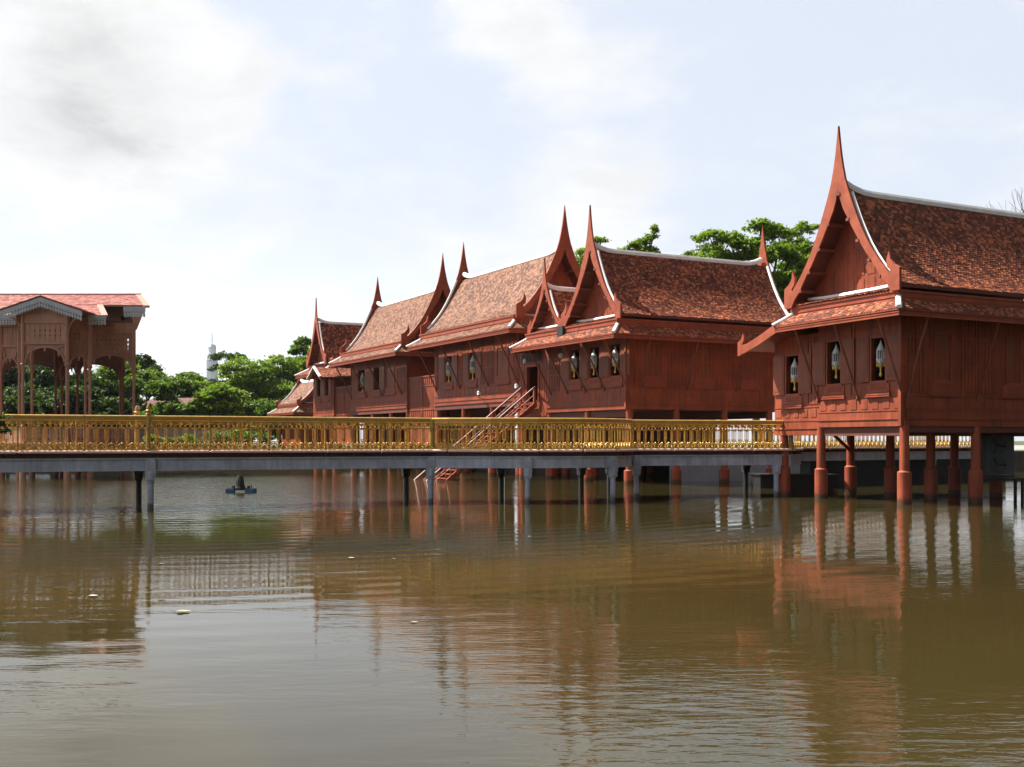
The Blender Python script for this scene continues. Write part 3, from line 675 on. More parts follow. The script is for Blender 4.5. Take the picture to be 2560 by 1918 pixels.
# ---------------------------------------------------------------- the two long houses with ridges running away
def long_house(a0, ln, zE, zf, zr, zt, zfl, s0, s1, label, wins, brs, pil, c=3.5, half=2.9):
    O = L(a0, 0); T = frame(O, VB, UB); h = empty('stilt_house', (*O, 0), label, 'house', 'red teak houses on stilts')
    ga = Gable(T, c, half, zf, zr, zt); roof_unit(h, ga, .4, ln - .6, M['tile_c'], tstep=.11, tw=.15, verge=(0, 1.25))
    skirt(h, T, 7.0, ln, zE, .58, .42, M['tile_c'], fh=.24, tstep=.13, tw=.14, band=.34)
    F = lambda s, o, z: (EB[0] + 1.35 * VB[0] + s * UB[0] - o * VB[0], EB[1] + 1.35 * VB[1] + s * UB[1] - o * VB[1], z)
    w = MB(); holes = [(a, b, zfl + 1.4, zfl + 2.95) for a, b, cl in wins if not cl]
    wall_open(w, F, s0, s1, zfl, zE + .7, holes)
    blocked = [(a - .3, b + .3) if cl else (a - .35, b + (b - a) + .15) for a, b, cl in wins]
    relief(w, F, s0, s1, zfl, zE + .6, blocked, pw=.38, panel_z=(.52, .88)); w.build('front_wall', M['red'], h)
    for a, b, cl in wins: window(h, F, a, b, zfl + 1.4, zfl + 2.95, closed=cl, pedestal=(.42, .3))
    w = MB(); e0 = T(0, 0, 0)
    w.box(TBm, (s0, s0 + .12), (1.5, 5.8), (zfl, zE + .9)); w.box(TBm, (s1 - .12, s1), (1.5, 5.8), (zfl, zE + .9)); w.box(TBm, (s0, s1), (5.7, 5.8), (zfl, zE + .9)); w.build('end_wall', M['red'], h)
    w = MB(); w.box(TBm, (s0 + .12, s1 - .12), (1.5, 5.7), (zfl - .05, zfl + .08)); w.box(TBm, (s0, s1), (1.36, 1.5), (zfl - .28, zfl)); w.box(TBm, (s0 + .12, s1 - .12), (1.5, 5.7), (zE + .6, zE + .7)); w.build('floor_frame', M['red_beam'], h)
    for a in brs: brace(h, F(a, .04, zfl + 1.0), TBm(a, .1, zE + .03), .05)
    for a in pil:
        for b in (1.55, 3.6, 5.6):
            p = TBm(a, b, 0); pillar(h, p[0], p[1], zfl, .62, .19, .28)
    return h, F
hC, FC = long_house(9.3, 12.9, 7.55, 8.38, 12.15, 14.55, 4.12, 10.68, 21.2, 'long red teak house with broad pale tiled roof left of the twin-gabled house',
                    [(18.76, 19.6, False), (15.66, 16.42, False), (11.85, 13.1, True)], (20.9, 17.66, 14.17, 10.87), (10.9, 14.0, 17.5, 21.0))
hD, FD = long_house(24.1, 12.2, 7.42, 8.1, 11.95, 14.3, 4.12, 25.4, 35.65, 'long red teak house with pale tiled roof, second from the left end of the row',
                    [(32.8, 34.0, False), (30.05, 31.05, False), (27.45, 28.8, True)], (35.4, 32.4, 29.5, 26.2), (25.6, 28.4, 31.7, 35.4), c=3.45)
for s, z, t in ((19.15, 6.95, 'flower lantern in the left window of the broad pale-roofed house'), (16.0, 6.95, 'flower lantern in the dark middle window of the broad pale-roofed house')):
    p = FC(s, .02, 0); lantern(p[0], p[1], z, t, 1.15)
p = FD(33.3, .0, 0); lantern(p[0], p[1], 6.9, 'small pale flower lantern in a window of the farther pale-roofed house', 1.1)

# ---------------------------------------------------------------- tall narrow gabled house at the left end
OE = L(38.25, .15); TE = frame(OE, UB, VB)
hE = empty('stilt_house', (*OE, 0), 'narrow tall-gabled red house seen edge-on at the left end of the row', 'house', 'red teak houses on stilts')
gE = Gable(TE, 3.1, 2.3, 7.85, 11.25, 13.2); roof_unit(hE, gE, .5, 9, M['tile_a'], back=False, tstep=.14, tw=.15, panels=False)
skirt(hE, TE, 6.6, 9.5, 7.0, .8, .5, M['tile_a'], fh=.22, tstep=.14, tw=.15, band=.3)
w = MB(); wall_open(w, FD, 39.25, 44.1, 3.7, 7.6, [(40.4, 41.1, 5.5, 6.9), (42.3, 43.0, 5.5, 6.9)]); relief(w, FD, 39.25, 44.1, 3.7, 7.4, [(40.1, 42), (42.1, 44.1)], pw=.4)
w.build('front_wall', M['red'], hE)
w = MB(); w.box(TBm, (39.25, 39.37), (1.5, 8), (3.7, 7.6)); w.box(TBm, (43.98, 44.1), (1.5, 8), (3.7, 7.6)); w.box(TBm, (39.25, 44.1), (1.5, 8), (3.6, 3.7)); w.build('side_wall', M['red_beam'], hE)
window(hE, FD, 40.4, 41.1, 5.5, 6.9); window(hE, FD, 42.3, 43.0, 5.5, 6.9)
for a in (39.5, 41.7, 43.9):
    for b in (1.6, 5.0): p = TBm(a, b, 0); pillar(hE, p[0], p[1], 3.7, .62, .19, .28)
# its little porch roof
zc = 7.42; cx = 37.1
for sg, nm in ((1, 'porch_roof'), (-1, 'porch_roof')):
    m = MB(); tile_surface(TBm, [(cx, zc), (cx + sg * .7, zc - .42), (cx + sg * 1.35, zc - .78)], lambda u: (-.9, 3.5), .14, .15, 1, m); po = m.build(nm, M['tile_a'], hE)
    m = MB(); sweep(m, [TBm(cx, -.95, zc + .0), TBm(cx + sg * .7, -.95, zc - .42), TBm(cx + sg * 1.4, -.95, zc - .80)], .2, .13); m.build('verge_cap', M['white'], po)
    m = MB(); m.strip(lambda p, q, c: TBm(p, c, q), [(cx, zc - .03), (cx + sg * 1.35, zc - .82)], [(cx, zc - .22), (cx + sg * 1.35, zc - 1.0)], -.93, -.86); m.build('bargeboard', M['red_trim'], po)

# ---------------------------------------------------------------- low small house beyond
OF = (-19.9, 94.6); TF = frame(OF, VB, UB)
hF = empty('low_house', (*OF, 0), 'low red house with small pale tiled roof beyond the left end of the row', 'house', 'red teak houses on stilts')
gF = Gable(TF, 3.0, 2.5, 5.25, 7.6, 9.1); roof_unit(hF, gF, .6, 7.1, M['tile_c'], tstep=.15, tw=.17, panels=False)
skirt(hF, TF, 6.0, 7.7, 4.35, .7, .5, M['tile_c'], fh=.2, tstep=.15, tw=.17, band=.25)
w = MB(); w.box(TF, (1.0, 5.0), (1.0, 6.7), (1.2, 5.1)); w.build('wall', M['red'], hF)

# ---------------------------------------------------------------- terrace walls between the houses
def terrace(a, b, label):
    O = L(a, 1.5); t = empty('terrace_wall', (*O, 0), label, 'wall', 'boarded terrace walls between the houses')
    F = lambda s, o, z: (EB[0] + 1.5 * VB[0] + s * UB[0] - o * VB[0], EB[1] + 1.5 * VB[1] + s * UB[1] - o * VB[1], z)
    w = MB(); w.box(F, (a, b), (-.1, 0), (1.7, 6.02))
    for s in (a + .04, (a + b) / 2, b - .04): w.box(F, (s - .05, s + .05), (0, .05), (1.7, 6.0))
    for z in (3.9, 5.42): w.box(F, (a, b), (0, .04), (z, z + .07))
    n = int((b - a) / .3)
    for i in range(n):
        s = a + .1 + i * (b - a - .1) / n
        for z0, z1 in ((5.55, 5.9), (3.45, 3.82), (2.9, 3.3)): w.box(F, (s, s + .2), (0, .03), (z0, z1))
        for s2 in (s, s + .13): w.box(F, (s2, s2 + .09), (0, .012), (4.02, 5.38))
    w.build('boarding', M['red'], t)
    w = MB(); w.box(F, (a, b), (-.14, .07), (6.02, 6.09)); w.build('top_rail', M['red_trim'], t)
    return t
terrace(21.25, 25.36, 'boarded wall between the two long pale-roofed houses')
terrace(35.7, 39.2, 'boarded wall between the farther long house and the narrow tall-gabled house')
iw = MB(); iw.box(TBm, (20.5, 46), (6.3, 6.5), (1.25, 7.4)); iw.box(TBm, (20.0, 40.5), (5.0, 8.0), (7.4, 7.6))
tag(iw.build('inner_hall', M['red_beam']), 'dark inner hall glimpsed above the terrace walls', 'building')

sc_ = MB()  # added to block the bright sky showing beneath the houses
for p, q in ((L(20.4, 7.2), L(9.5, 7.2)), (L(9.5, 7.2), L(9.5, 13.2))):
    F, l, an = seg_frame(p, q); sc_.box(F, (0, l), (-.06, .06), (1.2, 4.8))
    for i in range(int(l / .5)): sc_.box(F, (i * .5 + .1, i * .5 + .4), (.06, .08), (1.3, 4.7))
tag(sc_.build('added_screen', M['red_beam']), 'dark timber screen added beneath the middle houses to shut out the bright sky', 'screen')
# ---------------------------------------------------------------- stairs into the water
st = empty('staircase', (*L(9.3, 1.2), 3.9), 'red wooden stairs descending from the entrance door into the water', 'staircase')
zl = lambda b: 3.98 + (b - 1.2) * .795
for i, a in enumerate((8.72, 10.12)):
    m = MB(); m.strip(lambda p, q, c: TBm(c, p, q), [(1.25, zl(1.25) + .02), (-5.2, zl(-5.2) + .02)], [(1.25, zl(1.25) - .3), (-5.2, zl(-5.2) - .3)], a - .04, a + .04); m.build('stringer', M['red'], st)
    m = MB(); m.tube(TBm(a, 1.15, zl(1.15) + .80), TBm(a, -5.2, zl(-5.2) + .80), .045, .045, 8); m.build('handrail', M['stair_rail'], st)
    m = MB()
    for j in range(22):
        b = 1.1 - j * .29; m.tube(TBm(a, b, zl(b)), TBm(a, b, zl(b) + .78), .02, .02, 5)
    m.tube(TBm(a, 1.1, zl(1.1) + .42), TBm(a, -5.2, zl(-5.2) + .42), .02, .02, 5)
    for b in (1.12, -1.0, -3.2): m.box(lambda x, y, z: TBm(a + x, b + y, z), (-.05, .05), (-.05, .05), (zl(b) - .2, zl(b) + .84))
    m.build('balusters', M['red_trim'], st)
for j in range(24):
    b = 1.1 - j * .265; z = zl(b) - .02
    if z < -.3: break
    m = MB(); m.box(TBm, (8.76, 10.08), (b - .15, b + .13), (z - .04, z)); m.build('tread', M['red_trim'], st)
# lamps
def flood(F, s, z, label):
    p = F(s, .05, z); o = empty('flood_lamp', p, label, 'lamp')
    m = MB(); m.tube(F(s, .0, z - .25), F(s, .35, z - .15), .02, .02, 6); m.tube(F(s, .35, z - .15), F(s, .35, z), .02, .02, 6); m.build('bracket', M['grey_dark'], o)
    m = MB(); m.box(lambda a, b, c: F(s + a, .35 + b, z + c), (-.09, .09), (-.05, .07), (0, .16)); m.lathe(F(s, .38, z + .16), [(.08, 0), (.05, .05), (.0, .07)], 8); m.build('lamp_head', M['white'], o)
flood(FC, 14.62, 4.55, 'small white flood lamp on the wall of the broad pale-roofed house')
flood(FB, 10.35, 4.75, 'small lamp on the wall post beside the entrance door')
p = FB(6.0, .35, 6.15); o = empty('globe_lamp', p, 'round grey globe lamp under the eaves of the middle house', 'lamp')
m = MB(); m.lathe(p, [(.0, -.13), (.08, -.1), (.13, 0), (.09, .09), (.03, .13)], 12); m.build('globe', M['lantern_white'], o, smooth=True)
m = MB(); m.tube((p[0], p[1], p[2] + .13), (p[0], p[1], p[2] + .4), .012, .012, 5); m.build('stem', M['grey_dark'], o)
p = FB(9.6, .3, 6.15); o = empty('entrance_lantern', p, 'small lantern hanging over the entrance door', 'lantern')
m = MB(); m.lathe(p, [(.03, -.16), (.09, -.12), (.08, .04), (.0, .12)], 8); m.build('glass', M['lantern_white'], o)
m = MB(); m.tube((p[0], p[1], p[2] + .1), (p[0], p[1], p[2] + .4), .01, .01, 5); m.build('chain', M['grey_dark'], o)

# ================================================================== FOOTBRIDGE
BR = empty('footbridge', (-2.52, 32.8, 0), 'grey steel footbridge with gold balustrades crossing the whole pond', 'bridge')
D1 = nrm(.929, .37)
front = [(-2.52 - k * 1.69 * D1[0], 32.8 - k * 1.69 * D1[1]) for k in range(9, -1, -1)]
n1 = len(front) - 1
front += [(-2.0, 32.66), (-.65, 32.5), (.83, 32.6), (2.22, 32.95), (3.33, 33.62), (3.95, 34.5), (4.08, 35.55)]
n2 = len(front) - 1
front += [(4.08 + 1.46 * k, 35.55 + .36 * k) for k in range(1, 5)]
n3 = len(front) - 1
front += [(10.7, 38.6), (11.4, 41.4), (12.2, 44.0)]
n4 = len(front) - 1
front += [(12.2 + 1.4 * k, 44.0 + .80 * k) for k in range(1, 9)]
def off(i):
    if i <= n1: return (-.95, 1.7)
    if i <= n2: return [(-.95, 1.75), (-.85, 1.85), (-.85, 1.8), (-.9, 1.75), (-.85, 1.75), (-.75, 1.9), (-.75, 1.85)][i - n1 - 1]
    if i <= n3: return (-.7, 1.7)
    return (-1.2, 1.3)
back = [(x + off(i)[0], y + off(i)[1]) for i, (x, y) in enumerate(front)]
ZD = 1.64
# deck
m = MB(); n = len(front)
vs = [(x, y, ZD) for x, y in front] + [(x, y, ZD) for x, y in back] + [(x, y, ZD - .05) for x, y in front] + [(x, y, ZD - .05) for x, y in back]
fs = []
for i in range(n - 1): fs += [(i, i + 1, n + i + 1, n + i), (2 * n + i, 2 * n + i + 1, 3 * n + i + 1, 3 * n + i)]
m.add(vs, fs); m.build('deck', M['deck'], BR)
# one balustrade panel, shared by every bay
def panel_mesh():
    m = MB(); LN = 1.69; U = 6; u = LN / U; b = lambda x, y, z: m.box(XYZ, x, y, z)
    b((0, LN), (-.028, .028), (.885, .925)); b((0, LN), (-.016, .016), (.845, .862)); b((0, LN), (-.018, .018), (.672, .695)); b((0, LN), (-.02, .02), (.03, .055))
    for i in range(U + 1):
        x = i * u
        if i in (0, U): x = min(max(x, .012), LN - .012)
        m.tube((x, 0, .69), (x, 0, .86), .013, .013, 5, False)
        m.lathe((x, 0, .665), [(.004, -.03), (.028, -.008), (.028, .018), (.006, .04)], 6)
        for dx in ((-.045, 0, .045) if 0 < i < U else (0,)):
            m.tube((x + dx, 0, .33), (x + dx, 0, .665), .0105, .0105, 5, False)
        if 0 < i < U:
            b((x - .056, x + .056), (-.012, .012), (.315, .34)); m.tube((x - .05, 0, .32), (x, 0, .25), .011, .011, 4, False); m.tube((x + .05, 0, .32), (x, 0, .25), .011, .011, 4, False)
            b((x - .056, x + .056), (-.012, .012), (.635, .655))
        m.tube((x, 0, .055), (x, 0, .33), .014, .012, 5, False)
        m.lathe((x, 0, .09), [(.004, -.035), (.032, -.01), (.032, .02), (.006, .045)], 6)
        m.lathe((x, 0, .25), [(.004, -.03), (.024, 0), (.004, .03)], 6)
    for i in range(U):
        c = (i + .5) * u; h = u / 2
        # leaf ornament hanging in the upper band
        m.prism(lambda p, q, e: (p, e, q), [(c - .055, .845), (c + .055, .845), (c + .06, .80), (c + .03, .765), (c, .735), (c - .03, .765), (c - .06, .80)], -.012, .012)
        m.lathe((c, 0, .722), [(.004, -.03), (.026, 0), (.006, .026)], 6)
        for sg in (-1, 1): m.tube((c + sg * .06, 0, .81), (c + sg * h * .92, 0, .775), .009, .009, 4, False)
        # scroll arch and half-disc below
        pts = [(c - h + 2 * h * t, .10 + .125 * math.sin(math.pi * t) ** .8) for t in [j / 6 for j in range(7)]]
        for (x0, z0), (x1, z1) in zip(pts, pts[1:]): m.tube((x0, 0, z0), (x1, 0, z1), .015, .015, 4, False)
        m.prism(lambda p, q, e: (p, e, q), [(c - .07, .07), (c + .07, .07), (c + .055, .13), (c + .025, .165), (c, .18), (c - .025, .165), (c - .055, .13)], -.012, .012)
        m.tube((c, 0, .2), (c, 0, .25), .012, .01, 4, False); m.lathe((c, 0, .225), [(.004, -.02), (.03, 0), (.004, .03)], 6)
    me = bpy.data.meshes.new('balustrade_panel'); me.from_pydata(m.v, [], m.f); me.materials.append(M['gold']); return me
PM = panel_mesh()
def post_mesh(r, fin):
    m = MB(); m.lathe((0, 0, 0), [(r * 1.3, 0), (r * 1.3, .08), (r, .10), (r, .60), (r * 1.25, .64), (r * 1.25, .70), (r, .73), (r, .97)], 10)
    if fin: m.lathe((0, 0, 1.0), [(.05, 0), (.045, .03), (.075, .045), (.085, .07), (.055, .09), (.05, .12), (.09, .14), (.10, .165), (.055, .19), (.06, .23), (.045, .29), (.02, .34), (.0, .37)], 12)
    me = bpy.data.meshes.new('post'); me.from_pydata(m.v, [], m.f); me.materials.append(M['gold']); return me
PO = {False: post_mesh(.026, False), True: post_mesh(.07, True), 'big': post_mesh(.085, False)}
bo = WL[BR.name]
for line, nm in ((front, 'front'), (back, 'back')):
    sgn = 1 if nm == 'front' else -1
    for i, (p, q) in enumerate(zip(line, line[1:])):
        F, l, an = seg_frame(p, q)
        o = bpy.data.objects.new('balustrade_panel', PM); COL.objects.link(o); o.parent = BR
        o.location = (p[0] - bo.x, p[1] - bo.y, ZD + .02); o.rotation_euler = (0, 0, an); o.scale = (l / 1.69, 1, 1)
        m = MB()
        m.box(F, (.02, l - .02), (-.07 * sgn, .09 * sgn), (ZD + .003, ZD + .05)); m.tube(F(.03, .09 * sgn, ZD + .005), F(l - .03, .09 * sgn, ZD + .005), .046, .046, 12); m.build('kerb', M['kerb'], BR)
    for i, p in enumerate(line):
        kind = True if i == n1 - 5 else ('big' if i == n1 or i == n3 else False)
        o = bpy.data.objects.new('post', PO[kind]); COL.objects.link(o); o.parent = BR; o.location = (p[0] - bo.x, p[1] - bo.y, ZD + .02)
    hr = MB()
    for p, q in zip(line, line[1:]):
        F, l, an = seg_frame(p, q); hr.tube(F(-.01, 0, ZD + .995), F(l + .01, 0, ZD + .995), .047, .047, 14); hr.box(F, (0, l), (-.03, .03), (ZD + .945, ZD + .984))
    hr.build('handrail', M['gold_rail'], BR)
    jm = MB(); gm_ = MB()
    for p, q in zip(line, line[1:]):
        F, l, an = seg_frame(p, q)
        jm.box(F, (0, l), (-.10 * sgn, -.02 * sgn), (1.47, ZD - .052)); 
        k = max(1, int(l / .42))
        for j in range(k): jm.box(F, (j * l / k, j * l / k + .05), (-.02 * sgn, .04 * sgn), (1.475, ZD - .055))
        jm.box(F, (0, l), (-.02 * sgn, .06 * sgn), (ZD - .05, ZD + .0))
        gm_.box(F, (0, l), (-.10 * sgn, .0), (1.115, 1.468)); gm_.box(F, (0, l), (-.12 * sgn, .045 * sgn), (1.43, 1.466)); gm_.box(F, (0, l), (-.12 * sgn, .035 * sgn), (1.10, 1.13))
    jm.build('joists', M['joist'], BR); gm_.build('girder', M['grey'], BR)
def column(x, y, an, matk='grey', pipe=False):
    """column with its round-headed bolted plate"""
    dx, dy = math.cos(an), math.sin(an); F = lambda s, o, z: (x + s * dx + o * dy, y + s * dy - o * dx, z)
    m = MB(); m.lathe((x, y, 0), [(.088, -1.3), (.088, .74), (.11, .75), (.11, .78), (.095, .79), (.13, .85), (.135, 1.02), (.12, 1.10)], 14); c = m.build('column', M[matk], BR)
    m = MB(); pts = [(-.135, .98), (.135, .98), (.135, 1.36)] + [(.135 * math.cos(t), 1.36 + .085 * math.sin(t)) for t in [math.pi * j / 8 for j in range(1, 8)]] + [(-.135, 1.36)]
    m.prism(lambda p, q, e: F(p, e, q), pts, -.16, .10); m.box(F, (-.115, .115), (-.10, .10), (.80, .98))
    for a in (-.06, .06):
        for b in (1.16, 1.32):
            m.tube(F(a, .10, b), F(a, .125, b), .018, .018, 6)
    m.build('column_head', M[matk], c)
    if pipe:
        m = MB(); m.tube(F(-.13, .1, -1), F(-.13, .1, 1.1), .022, .022, 8); m.build('pipe', M['pipe'], c)
cols = []
def on(i, t): p, q = front[i], front[i + 1]; return (p[0] + t * (q[0] - p[0]), p[1] + t * (q[1] - p[1])), math.atan2(q[1] - p[1], q[0] - p[0])
for (i, t), pp in (((n1 - 9, .3), 0), ((n1 - 5, .03), 0), ((n1 - 1, .97), 1), ((n1 + 2, .77), 1), ((n1 + 4, .93), 0), ((n2, .12), 0), ((n3 - 1, .62), 0), ((n4 + 5, .2), 0)):
    (x, y), an = on(i, t); column(x, y, an)
    o_ = off(i); column(x + o_[0], y + o_[1], an + math.pi, 'grey_dark', bool(pp))
# ================================================================== PAVILION
PX = lambda x: x - 20.0
PV = empty('pavilion', (-24, 56, 0), 'tan fretwork pavilion with salmon shingle roof standing in the pond at the left edge', 'pavilion')
ZF = 1.80
def pcol(x, y, zt=8.5, w=.085, m='tan', ped=True):
    b = MB(); b.lathe((x, y, 0), [(w * 1.5, ZF), (w * 1.5, ZF + .9), (w * 1.15, ZF + .95), (w, ZF + 1.1), (w * .82, 5.5), (w * .95, 5.78), (w * 1.6, 5.84), (w * 1.6, 5.92), (w * 1.1, 5.95), (w * 1.3, 6.05), (w * 1.3, zt)], 4 if False else 8)
    c = b.build('column', M[m], PV)
    if ped:
        b = MB(); b.lathe((x, y, 0), [(.16, -1), (.16, .55), (.19, .7), (.26, 1.0), (.30, 1.15), (.30, 1.36)], 12); b.build('pedestal', M['tan'], c)
def slats(mb, F, s0, s1, z0, z1, sp=.25, notch=((.35, .035), (.62, .045)), tip=False):
    """row of boards whose notched edges leave diamond holes between them"""
    n = max(1, round((s1 - s0) / sp)); w = (s1 - s0) / n; h = z1 - z0
    for i in range(n):
        a, b = s0 + i * w + .008, s0 + (i + 1) * w - .008
        Lp = [(a, z0)]; Rp = [(b, z0)]
        if tip: Lp = [((a + b) / 2, z0 - w * .45), (a, z0 - .0)]; Rp = [(b, z0)]
        for t, r in notch:
            zc = z0 + h * t; Lp += [(a, zc - r * 1.4), (a + r, zc), (a, zc + r * 1.4)]; Rp += [(b, zc - r * 1.4), (b - r, zc), (b, zc + r * 1.4)]
        Lp.append((a, z1)); Rp.append((b, z1))
        mb.prism(lambda p, q, e: F(p, e, q), Lp + Rp[::-1], -.012, .012)
def bay(x0, x1, y, ztop=8.5, panel=(7.05, 8.0), rail=True, m='tan', brk=True):
    """one bay between two columns: fretwork panel, arch with pendants, railing"""
    F = lambda s, o, z: (s, y - o, z)
    b = MB(); b.box(F, (x0, x1), (-.05, .05), (panel[0] - .12, panel[0])); b.box(F, (x0, x1), (-.05, .05), (panel[1], panel[1] + .1)); b.box(F, (x0, x1), (-.04, .04), (panel[1] + .1, ztop))
    b.build('beam', M[m], PV)
    Fp = lambda s_, o, z: F(s_, o - .03, z); b = MB(); (slats(b, Fp, x0 + .08, x1 - .08, panel[0], panel[1]) if m == 'tan' else b.box(Fp, (x0 + .08, x1 - .08), (-.01, .01), panel)); b.box(F, (x0 + .06, x0 + .1), (-.02, .03), panel); b.box(F, (x1 - .1, x1 - .06), (-.02, .03), panel); b.build('fretwork_panel', M[m], PV)
    b = MB(); c = (x0 + x1) / 2; rx = (x1 - x0) / 2 - .09; zs = 6.0; rz = min(rx, .83); A = []; Bq = []; K = 18
    for i in range(K + 1):
        t = math.pi * i / K; A.append((c - rx * math.cos(t), zs + rz * math.sin(t))); Bq.append((c - (rx - .07) * math.cos(t), zs + (rz - .07) * math.sin(t)))
    b.strip(lambda p, q, e: F(p, e, q), A, Bq, -.05, .05)
    top = [(p, panel[0] - .12) for p, q in A]
    b.strip(lambda p, q, e: F(p, e, q), top, A, -.075, -.055)
    for sg in (-1, 1): b.tube(F(c + sg * rx, 0, panel[0] - .15), F(c + sg * rx * .62, 0, zs + rz * .86), .045, .045, 4)
    for t in ((.25, .5, .75) if rx > .7 else (.5,)):
        a = math.pi * t; p, q = c - (rx - .04) * math.cos(a), zs + (rz - .05) * math.sin(a)
        b.box(lambda x, o, z: F(p + x, o, q + z), (-.05, .05), (-.03, .03), (-.16, .02)); b.lathe(F(p, 0, q - .2), [(.01, -.07), (.05, 0), (.03, .06)], 8)
    b.build('arch', M[m], PV)
    if rail:
        b = MB(); b.box(F, (x0, x1), (-.04, .04), (2.60, 2.67)); b.box(F, (x0, x1), (-.03, .03), (2.2, 2.25)); b.box(F, (x0, x1), (-.03, .03), (1.84, 1.9))
        slats(b, F, x0 + .08, x1 - .08, 1.9, 2.2, .17, ((.5, .045),)); slats(b, F, x0 + .08, x1 - .08, 2.25, 2.6, .17, ((.3, .03), (.7, .03))); b.build('railing', M[m], PV)
def railx(p, q, m='tan'):
    F, l, an = seg_frame(p, q); b = MB(); b.box(F, (0, l), (-.04, .04), (2.60, 2.67)); b.box(F, (0, l), (-.03, .03), (1.84, 1.9)); slats(b, F, .05, l - .05, 1.9, 2.6, .17, ((.3, .03), (.7, .03))); b.build('railing', M[m], PV)
# columns (front porch, projecting bay, main body, rear)
for x, y in ((-25.21, 53.6), (-22.94, 53.6), (-27.19, 55.3), (-26.2, 55.3), (-23.62, 55.3), (-22.44, 55.3)): pcol(x, y)
for x in (-33.6, -31.2, -28.8, -27.0, -24.0, -21.27): pcol(x, 58.5, 9.2)
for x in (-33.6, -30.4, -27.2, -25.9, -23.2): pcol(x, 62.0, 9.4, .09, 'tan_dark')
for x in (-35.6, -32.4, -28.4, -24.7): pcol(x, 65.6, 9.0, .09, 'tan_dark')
bay(-25.21, -22.94, 53.6, 8.5); bay(-27.19, -26.2, 55.3); bay(-23.62, -22.44, 55.3); bay(-24.0, -21.27, 58.5, 8.6); bay(-31.2, -28.8, 58.5, 8.6); bay(-28.8, -27.0, 58.5, 8.6)
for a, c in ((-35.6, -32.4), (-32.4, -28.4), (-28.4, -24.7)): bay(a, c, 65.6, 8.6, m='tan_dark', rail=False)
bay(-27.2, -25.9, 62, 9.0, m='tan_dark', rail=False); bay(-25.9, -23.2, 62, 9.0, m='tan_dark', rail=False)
railx((-27.19, 55.3), (-25.21, 53.6)); railx((-22.44, 55.3), (-22.5, 58.4)); railx((-21.27, 58.5), (-24.5, 65.5), 'tan_dark')
b = MB(); b.box(XYZ, (-25.6, -22.55), (53.3, 55.0), (1.36, ZF)); b.box(XYZ, (-27.6, -22.1), (55.0, 58.2), (1.36, ZF)); b.prism(lambda p, q, e: (p, q, e), [(-36, 58.2), (-20.9, 58.2), (-24.4, 66), (-40, 66)], 1.36, ZF)
b.box(XYZ, (-25.7, -22.45), (53.2, 55.0), (ZF, ZF + .05)); b.box(XYZ, (-27.7, -22.0), (54.95, 58.1), (ZF, ZF + .05)); b.prism(lambda p, q, e: (p, q, e), [(-36, 58.1), (-20.8, 58.1), (-24.4, 66.1), (-40, 66.1)], ZF, ZF + .05); b.build('floor', M['tan'], PV)
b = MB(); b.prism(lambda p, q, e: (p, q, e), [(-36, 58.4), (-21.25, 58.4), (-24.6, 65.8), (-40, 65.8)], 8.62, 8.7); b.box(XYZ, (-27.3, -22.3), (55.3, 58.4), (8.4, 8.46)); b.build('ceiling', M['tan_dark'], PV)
# roofs
zr_ = lambda y: 8.62 + (y - 55.0) * .29
def pav_roof(x0f, x1f, y0, y1, name='roof'):
    sh = lambda y: .47 * (y1 - y); b = MB(); T = lambda g, r, z: (r + sh(g), g, z)
    tile_surface(T, [(y1, zr_(y1)), (y0, zr_(y0))], lambda u: (x0f, x1f), .20, .23, 1, b, lift=.03); o = b.build(name, M['pav_roof'], PV)
    b = MB(); b.strip(lambda p, q, e: (e + sh(p), p, q), [(y1, zr_(y1) - .01), (y0, zr_(y0) - .01)], [(y1, zr_(y1) - .1), (y0, zr_(y0) - .1)], x0f, x1f); b.build('roof_underside', M['tan_dark'], o)
    return o
r1_ = pav_roof(-40, -22.15, 58.2, 62.0); r2_ = pav_roof(-30.0, -22.95, 54.8, 58.2)
b = MB(); sweep(b, [(-40, 62, zr_(62) - .02), (-22.12, 62, zr_(62) - .02)], .16, .12); b.build('ridge', M['pav_trim'], r1_)
b = MB(); b.add([(-40, 62, zr_(62)), (-22.15, 62, zr_(62)), (-24.2, 66.6, zr_(57.4)), (-42, 66.6, zr_(57.4))], [(0, 1, 2, 3)]); b.build('rear_slope', M['pav_roof'], r1_)
for (xa, ya, yb, rr) in ((-22.15, 57.9, 62.0, r1_), (-22.95, 54.75, 58.2, r2_)):
    b = MB(); b.strip(lambda p, q, e: (e + .47 * (yb - p), p, q), [(yb, zr_(yb) + .035), (ya, zr_(ya) + .035)], [(yb, zr_(yb) - .1), (ya, zr_(ya) - .1)], xa - .28, xa + .05); b.build('verge_tiles', M['pav_verge'], rr)
# gable end closing the right side of the roof
b = MB(); b.prism(lambda p, q, e: (e - .47 * (p - 58.5), p, q), [(58.6, 8.9), (58.6, zr_(58.6) - .1), (62, zr_(62) - .1), (65.6, zr_(58.4) - .1), (65.6, 8.0), (58.6, 8.0)], -21.35, -21.28); b.prism(lambda p, q, e: (p, e, q), [(-21.25, 8.2), (-21.12, 8.2), (-20.75, 9.15), (-20.75, 9.3), (-21.25, 9.3)], 58.45, 58.55); b.build('gable_end', M['tan'], PV)
